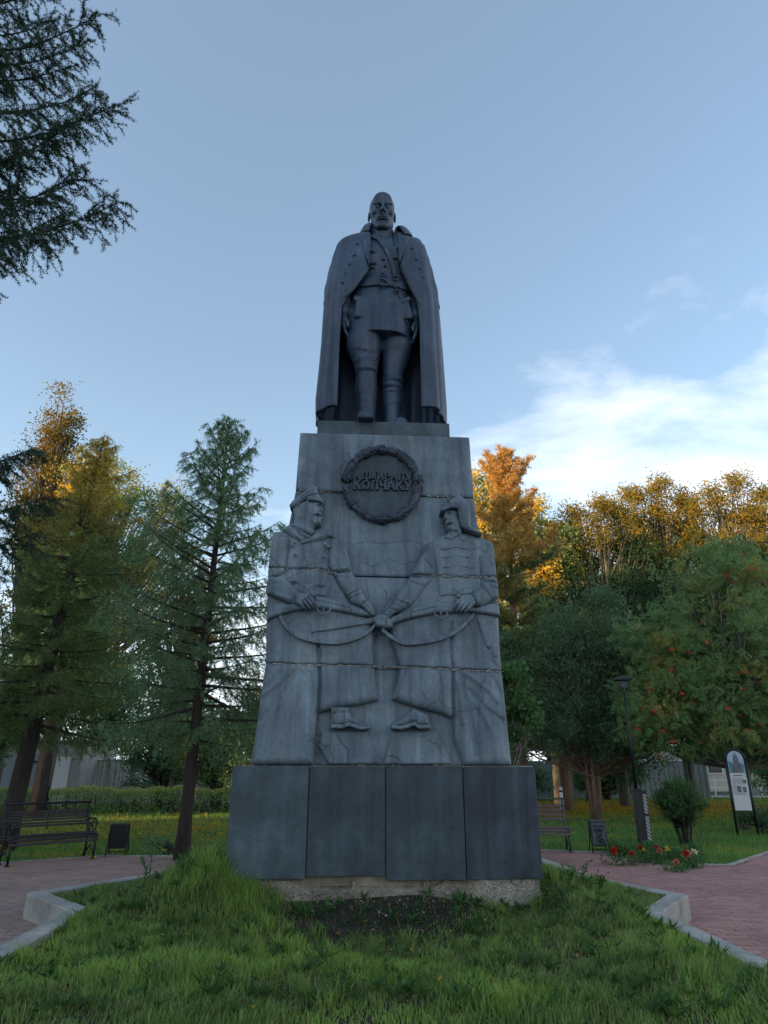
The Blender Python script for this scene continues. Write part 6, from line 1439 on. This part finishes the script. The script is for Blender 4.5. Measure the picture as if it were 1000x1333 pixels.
# poplars and birches behind, left
broadleaf('poplar', 'tall golden poplar at the far left edge', 'tree', (-16.6, 31), 4, [(0, 0, 17.5, 1.1, 1.1, 3.0, 60), (0, 0, 13.5, 2.0, 2.0, 3.2, 120), (.3, 0, 9, 2.4, 2.2, 3.0, 90)], 100, .13, M['poplar_gold'], M['bark_grey'], 21, tr=.25, clump=.55)
broadleaf('poplar', 'green poplar with spreading top behind the leaning larch', 'tree', (-14.0, 30), 4, [(-.2, 0, 14.4, 1.7, 1.5, 1.9, 60), (1.7, 0, 13.8, 1.2, 1.2, 1.5, 40), (3.7, .5, 13.2, 1.2, 1.2, 1.6, 44), (.4, 0, 10.6, 3.0, 2.3, 2.6, 120), (3.6, .5, 10.2, 1.9, 1.6, 2.6, 80), (1.2, 0, 6.6, 3.4, 2.6, 2.8, 110)], 85, .13, M['poplar'], M['bark_grey'], 22, tr=.26, clump=.55)
broadleaf('birch', 'half golden birch rising behind the gap between the larches', 'tree', (-9.0, 31), 3, [(0, 0, 9.6, 1.5, 1.3, 1.6, 50), (-.3, 0, 7.4, 2.2, 1.6, 1.6, 70)], 55, .15, M['poplar_gold'], M['bark_grey'], 23, tr=.14, clump=.5)
broadleaf('shrub', 'broad green shrub under the larch branches behind the hedge', 'shrub', (-6.9, 30), .5, [(0, 0, 2.4, 2.3, 1.3, 1.9, 130), (1.2, 0, 3.6, 1.3, 1.0, 1.3, 50)], 70, .12, M['poplar'], M['bark'], 24, tr=.06, stems=5, clump=.42)
broadleaf('shrub', 'mid green thicket in front of the fence between the two nearer larch trunks', 'shrub', (-9.6, 31.5), .5, [(0, 0, 2.0, 2.0, 1.2, 1.7, 110), (-1.0, 0, 3.2, 1.2, 1.0, 1.2, 40), (1.5, 0, 2.9, 1.0, .9, 1.0, 30)], 75, .12, M['dark_leaf'], M['bark'], 27, tr=.06, stems=5, clump=.42)
broadleaf('shrub', 'dark thicket close to the left side of the monument', 'shrub', (-4.6, 27), .5, [(0, 0, 2.3, 1.6, 1.3, 2.0, 90), (.5, 0, 4.2, 1.3, 1.0, 1.6, 60)], 80, .11, M['dark_leaf'], M['bark'], 25, tr=.06, stems=5, clump=.42)
broadleaf('shrub', 'dark shrub mass at the far left behind the bench', 'shrub', (-16.5, 27), .5, [(0, 0, 3.2, 2.6, 1.5, 2.6, 120), (2.5, 0, 3.4, 1.6, 1.3, 1.4, 60)], 75, .12, M['dark_leaf'], M['bark'], 26, tr=.07, stems=5, clump=.45)

# right hand side
broadleaf('poplar', 'yellowish green poplar peeping out beside the pedestal shoulder', 'tree', (5.2, 34), 4, [(.1, 0, 15.5, 1.5, 1.3, 2.0, 70), (-.3, 0, 12.3, 2.0, 1.7, 2.6, 110), (.3, 0, 8.5, 2.4, 1.8, 2.6, 90)], 60, .17, M['poplar'], M['bark_grey'], 31, tr=.22, clump=.55)
conifer('pine', 'tall pine with bare reddish trunk and orange tinted top', 'tree', (4.75, 25), 13.6, 95,
        lambda f: 2.45*(1-f)**.34*(.6+.55*math.sin(f*23)**2)+.1, .34, M['pine'], M['bark_pine'], 32, lean=(.012, .0), tr=.20, hang=.0, droop=.1, up=.6, per_m=110, dens=9, nl=.13, nw=.022, e0=(.15, 1.0), subs=2, bare=.04)
broadleaf('poplar', 'bushy poplar between the tall pine and the orange ashes', 'tree', (7.4, 31), 3, [(-.4, 0, 12.6, 1.2, 1.1, 1.8, 60), (.7, 0, 11.4, 1.4, 1.2, 1.8, 70), (0, 0, 8.8, 2.3, 1.8, 2.4, 130), (0, 0, 5.5, 2.4, 1.8, 2.4, 100)], 64, .16, M['poplar'], M['bark_grey'], 33, tr=.2, clump=.52)
broadleaf('maple', 'small fresh green maple reaching out from behind the pedestal', 'tree', (2.45, 14.4), .9, [(.10, 0, 2.55, .62, .5, .55, 46), (.2, 0, 3.3, .45, .4, .4, 22), (-.1, 0, 1.9, .5, .4, .4, 16)], 42, .095, M['maple'], M['bark_grey'], 34, tr=.035, clump=.20, asp=.85, flat=1.0)
broadleaf('juniper', 'big dark juniper-like tree with many bare stems on the lawn', 'tree', (6.7, 23.3), 1.3, [(0, 0, 2.7, 2.3, 1.6, 1.0, 110), (0, 0, 3.6, 2.4, 1.6, 1.5, 150), (.4, 0, 5.6, 1.7, 1.4, 1.4, 90), (-.8, 0, 4.6, 1.9, 1.3, 1.6, 90), (1.8, 0, 4.2, 1.5, 1.2, 1.6, 70), (-2.3, 0, 5.3, .7, .6, .5, 14), (1.0, 0, 7.1, .6, .6, .5, 14), (2.9, 0, 2.9, .7, .6, .5, 14), (-2.6, 0, 3.2, .6, .5, .6, 14)], 170, .13, M['thuja'], M['bark_pine'], 35, tr=.09, stems=7, clump=.45, asp=.25, flat=.0, spread=.10)
broadleaf('cedar_tree', 'dark low-branching tree with orange sunlit trunk behind the right bench', 'tree', (7.0, 28), 2.2, [(0, 0, 5.0, 2.8, 1.6, 2.3, 130), (-2.0, 0, 3.4, 1.5, 1.2, 1.3, 50), (2.2, 0, 5.6, 2.2, 1.4, 2.2, 90)], 90, .13, M['dark_leaf'], M['bark_pine'], 36, tr=.15, stems=3, clump=.5, spread=.08)
for (bx, by, zz, sd, lab) in ((10.2, 31, 14.0, 41, 'orange-topped ash rising between the pine and the big ash'), (13.6, 32, 15.5, 42, 'large ash with glowing orange crown right of the pine'), (17.4, 31.5, 15.4, 43, 'large orange-leaved ash cut by the right edge')):
    broadleaf('ash_tree', lab, 'tree', (bx, by), 3, [(-.9, 0, zz-.9, .5, .5, .7, 16), (.5, 0, zz-.3, .45, .5, .6, 14), (1.7, 0, zz-1.0, .5, .5, .6, 14), (-2.1, 0, zz-1.7, .5, .5, .6, 14), (0, 0, zz-2.0, 1.2, 1.1, 1.3, 42), (-1.6, 0, zz-3.2, 1.1, 1.1, 1.5, 44), (1.6, 0, zz-2.9, 1.1, 1.1, 1.6, 44), (0, 0, zz-4.6, 2.4, 1.5, 1.8, 90), (0, 0, zz-6.0, 2.6, 2.0, 2.6, 170), (0, 0, zz-10, 2.8, 2.0, 3.0, 150)], 105, .14, M['ash'], M['bark_grey'], sd, tr=.2, stems=3, clump=.52, asp=.42, spread=.07)
rw, RC = broadleaf('rowan_tree', 'rowan with clusters of red berries over the information sign', 'tree', (10.0, 20.6), 1.6,
          [(0, 0, 5.0, 2.5, 1.7, 2.0, 170), (-1.4, -.2, 3.2, 1.9, 1.3, 1.3, 120), (.6, 0, 7.2, 1.6, 1.2, 1.3, 60), (1.6, 0, 3.6, 1.8, 1.4, 1.8, 100), (.2, -.3, 2.5, 2.2, 1.3, .7, 60)], 30, .26, M['rowan'], M['bark_grey'], 51, tr=.085, stems=5, clump=.45, pinn=5, spread=.07)
a = Acc(); rg = np.random.default_rng(3)
for i in rg.choice(len(RC), 130, replace=False):
    c = RC[i]+rg.normal(0, .22, 3)+np.array([0, -.25, -.1])
    for k in range(16): sphere(a, c+rg.normal(0, .038, 3)*np.array([1, 1, .5]), .016, 5, 4)
tag(a.build('berries', M['berry'], rw), kind='stuff')
broadleaf('tree', 'dark leafy tree closing the view beyond the lamp post', 'tree', (9.8, 35), 2, [(0, 0, 4.6, 2.6, 1.5, 2.8, 110), (3, 0, 5.5, 2.4, 1.5, 2.6, 90)], 75, .16, M['dark_leaf'], M['bark'], 52, tr=.16, clump=.55)
broadleaf('clipped_bush', 'round clipped bush on bare stems right of the lamp post', 'bush', gpt(893, 1096), .35, [(0, 0, .88, .53, .53, .50, 190)], 70, .040, M['bushleaf'], M['bark'], 53, tr=.018, stems=9, clump=.13, spread=.28, shell=3)
broadleaf('bush', 'low dark bush behind the foot of the information sign', 'bush', (9.75, 19.0), .1, [(0, 0, .35, .75, .4, .33, 60)], 60, .06, M['dark_leaf'], M['bark'], 54, tr=.015, stems=5, clump=.18)
broadleaf('bush', 'low dark ground cover round the foot of the slender larch', 'bush', (-4.15, 14.6), .05, [(0, 0, .16, 1.0, .45, .16, 60)], 50, .05, M['dark_leaf'], M['bark'], 55, tr=.012, stems=5, clump=.14)
for (x, y, w, h, sd, lab) in ((6.6, 37.5, 2.2, 1.1, 91, 'dark undergrowth in front of the grey metal fence'), (11.6, 38, 2.4, 1.3, 92, 'dark undergrowth beyond the lamp post'), (20.5, 37, 2.4, 1.6, 93, 'dark undergrowth at the right edge behind the sign')):
    broadleaf('shrub', lab, 'shrub', (x, y), .2, [(0, 0, h, w, .9, h*.9, 110)], 60, .16, M['dark_leaf'], M['bark'], sd, tr=.05, stems=5, clump=.45)
# closing belt of trees far behind, each its own
far = broadleaf('background_tree', 'far dark tree behind the pale wall at far left', 'tree', (-24, 46), 3, [(0, 0, 4.5, 3.2, 2, 3.2, 110), (1, 0, 7.5, 2.4, 2, 2.0, 60)], 60, .24, M['dark_leaf'], M['bark'], 61, tr=.2, clump=.75, group='trees closing the view')[0]
for (x, y, s_, lab) in ((-18.5, 47, 1.0, 'far dark tree behind the leaning larch trunk'), (-12.9, 45, .95, 'far dark tree under the sky gap between the larches'), (-3.6, 46, 1.0, 'far dark tree just left of the pedestal foot'),
                        (3.4, 47, 1.1, 'far dark tree hidden mostly by the pedestal on its right'), (11.5, 50, 1.1, 'far dark tree behind the orange-lit trunk'), (25, 47, 1.3, 'far dark tree at the right edge beyond the rowan')):
    c = copy_tree(far); c.location = (x, y, -.04); c.scale = (s_*1.05, s_, s_); c.rotation_euler = (0, 0, random.uniform(0, 6)); c['label'] = lab

# hedge
hd = thing('hedge', 'clipped hedge with yellowish fresh tips along the far lawn', 'hedge', (0, 28, -.05))
rg = np.random.default_rng(9); n = 34000; x = rg.uniform(-23, -2.5, n); y = rg.uniform(-.45, .45, n); z = rg.uniform(.05, .86+.05*np.sin(x*2.1)+.03*np.sin(x*7), n)
sel = (np.abs(y) > .3*rg.uniform(0, 1, n)) & (rg.uniform(0, 1, n) < .35+.65*(z > .45))
def scatter_leaves(a, P, size, rg, asp=.6):
    n = len(P); d = norm(rg.normal(0, 1, (n, 3))+np.array([0, 0, .3])); s = norm(np.cross(d, rg.normal(0, 1, (n, 3)))); L = size*rg.uniform(.6, 1.3, (n, 1))
    V = np.stack([P, P+d*L*.5+s*L*asp*.5, P+d*L, P+d*L*.5-s*L*asp*.5], 1).reshape(-1, 3); k = np.arange(n)[:, None]*4; a.add(V, np.vstack([k+np.array([0, 1, 2]), k+np.array([0, 2, 3])]))
a = Acc(); scatter_leaves(a, np.column_stack([x, y, z])[sel], .08, rg); a.build('foliage', M['hedgeleaf'], hd)
n = 9000; x = rg.uniform(-23, -2.5, n); a = Acc(); scatter_leaves(a, np.column_stack([x, rg.uniform(-.5, .5, n), .80+.05*np.sin(x*2.1)+.03*np.sin(x*7)+rg.uniform(-.06, .08, n)]), .08, rg); a.build('fresh_tips', M['hedgetip'], hd)
a = Acc(); n = 900; x = rg.uniform(-23, -2.5, n); P0 = np.column_stack([x, rg.uniform(-.3, .3, n), np.zeros(n)]); segs_tubes(a, P0, P0+np.column_stack([rg.normal(0, .12, n), rg.normal(0, .1, n), rg.uniform(.5, .8, n)]), .012, .005, 3); a.build('stems', M['bark'], hd)

# flower bed at the edge of the right lawn
fb = []
M['petal_red'] = simple('red_petals', (.50, .035, .02), .5, bmp=0, var=.3, scale=30); M['petal_white'] = simple('cream_petals', (.75, .68, .42), .5, bmp=0); M['petal_yellow'] = simple('yellow_petals', (.75, .48, .06), .5, bmp=0)
M['petal_pink'] = simple('salmon_petals', (.60, .16, .10), .5, bmp=0)
def dahlia(x, y, h, r, col, label, seed, group='dahlias in the flower bed'):
    rg = np.random.default_rng(seed); t = thing('dahlia', label, 'flower', (x, y, -.03), 0, group)
    a = Acc(); segs_tubes(a, np.array([[0, 0, 0], [.02, 0, h*.5]]), np.array([[.02, 0, h*.5], [0, 0, h]]), .006, .004, 4); a.build('stem', M['weed'], t)
    a = Acc(); m = 46; d = norm(rg.normal(0, 1, (m, 3))+np.array([0, -.3, .6])); s = norm(np.cross(d, rg.normal(0, 1, (m, 3)))); c = np.tile([0, 0, h], (m, 1)).astype(float); L = r*rg.uniform(.7, 1.1, (m, 1))
    V = np.stack([c, c+d*L*.6+s*L*.28, c+d*L, c+d*L*.6-s*L*.28], 1).reshape(-1, 3); k = np.arange(m)[:, None]*4; a.add(V, np.vstack([k+np.array([0, 1, 2]), k+np.array([0, 2, 3])])); a.build('petals', col, t)
    a = Acc(); n_ = 170; P = rg.normal(0, 1, (n_, 3))*np.array([.11, .09, 0])+np.column_stack([np.zeros(n_), np.zeros(n_), rg.uniform(.02, h*.85, n_)]); scatter_leaves(a, P, .055, rg, .5); a.build('leaves', M['bushleaf'], t)
for i, (px, py, zf, r, c, lab) in enumerate(((799, 1106, .30, .085, 'petal_red', 'big red dahlia at the left end of the flower bed'), (822, 1109, .24, .06, 'petal_red', 'smaller red dahlia near the left end of the bed'), (833, 1101, .32, .05, 'petal_red', 'red dahlia against the lamp column foot'),
        (838, 1104, .28, .04, 'petal_yellow', 'pale yellow flower just left of the lamp column foot'), (853, 1100, .30, .045, 'petal_red', 'red dahlia right of the lamp column foot'), (858, 1105, .30, .06, 'petal_pink', 'orange-red dahlia left of the yellow one'), (868, 1103, .30, .055, 'petal_yellow', 'yellow dahlia in the middle of the bed'),
        (880, 1120, .17, .06, 'petal_pink', 'salmon dahlia low at the front edge of the bed'), (893, 1110, .30, .08, 'petal_red', 'deep red dahlia under the cream ones'), (895, 1107, .36, .04, 'petal_white', 'cream flower above the deep red dahlia'), (903, 1107, .33, .07, 'petal_white', 'cream dahlia at the right of the bed'))):
    gx_, gy_ = gpt(px, py+ 8 + zf*40, 0); gy_ = min(gy_, 14.3); dahlia(at(px, py, gy_)[0], gy_, max(.16, at(px, py, gy_)[2]), r, M[c], lab, 70+i)
a = Acc(); rg = np.random.default_rng(12); n = 5200; t_ = rg.uniform(0, 1, n); px = 797+t_*118; base_y = np.interp(px, [797, 850, 885, 915], [14.2, 13.7, 13.25, 13.2]); yy = base_y+rg.uniform(-.05, .75, n)
xx = (px-500)/985*yy; hh_ = .22*np.clip(rg.uniform(0, 1, n), .05, 1)*(.8+.3*np.sin(xx*9)); scatter_leaves(a, np.column_stack([xx, yy, hh_]), .065, rg, .5); tag(a.build('flowerbed_leaves', M['bushleaf']), kind='stuff')

# weeds sticking up at the edges of the bed
def weed(x, y, h, label, seed, mat='weed', n=6):
    rg = np.random.default_rng(seed); z0 = float(bed_h(x, y))-.02; t = thing('weed', label, 'weed', (x, y, z0)); a = Acc(); b = Acc()
    for i in range(n):
        az = rg.uniform(0, 6.28); e = np.array([math.cos(az)*h*.35, math.sin(az)*h*.35, h*rg.uniform(.6, 1)]); P0 = np.zeros((1, 3)); m = e*.5+np.array([0, 0, h*.1]); segs_tubes(a, np.array([P0[0], m]), np.array([m, e]), .004, .002, 3)
        k = 9; tt_ = rg.uniform(.25, 1, k)[:, None]; c = np.where(tt_ < .5, m*tt_*2, m+(e-m)*(tt_-.5)*2); scatter_leaves(b, c, .06, rg, .28)
    a.build('stem', M['bark'] if mat == 'dark_leaf' else M['weed'], t); b.build('leaves', M[mat], t)
weed(-2.62, 8.5, .30, 'dark leggy weed on the left rim of the raised bed', 81, 'dark_leaf', 7)
weed(2.08, 8.1, .30, 'tall thin weed beside the right corner of the plinth', 82, 'weed', 5)
weed(1.85, 7.75, .26, 'broad-leaved weed below the right corner of the plinth', 83, 'weed', 8)
weed(2.35, 8.3, .2, 'leafy weed on the right slope of the bed', 84, 'weed', 8)
weed(-1.95, 7.4, .26, 'pale weed near the left corner of the plinth', 85, 'weed', 6)
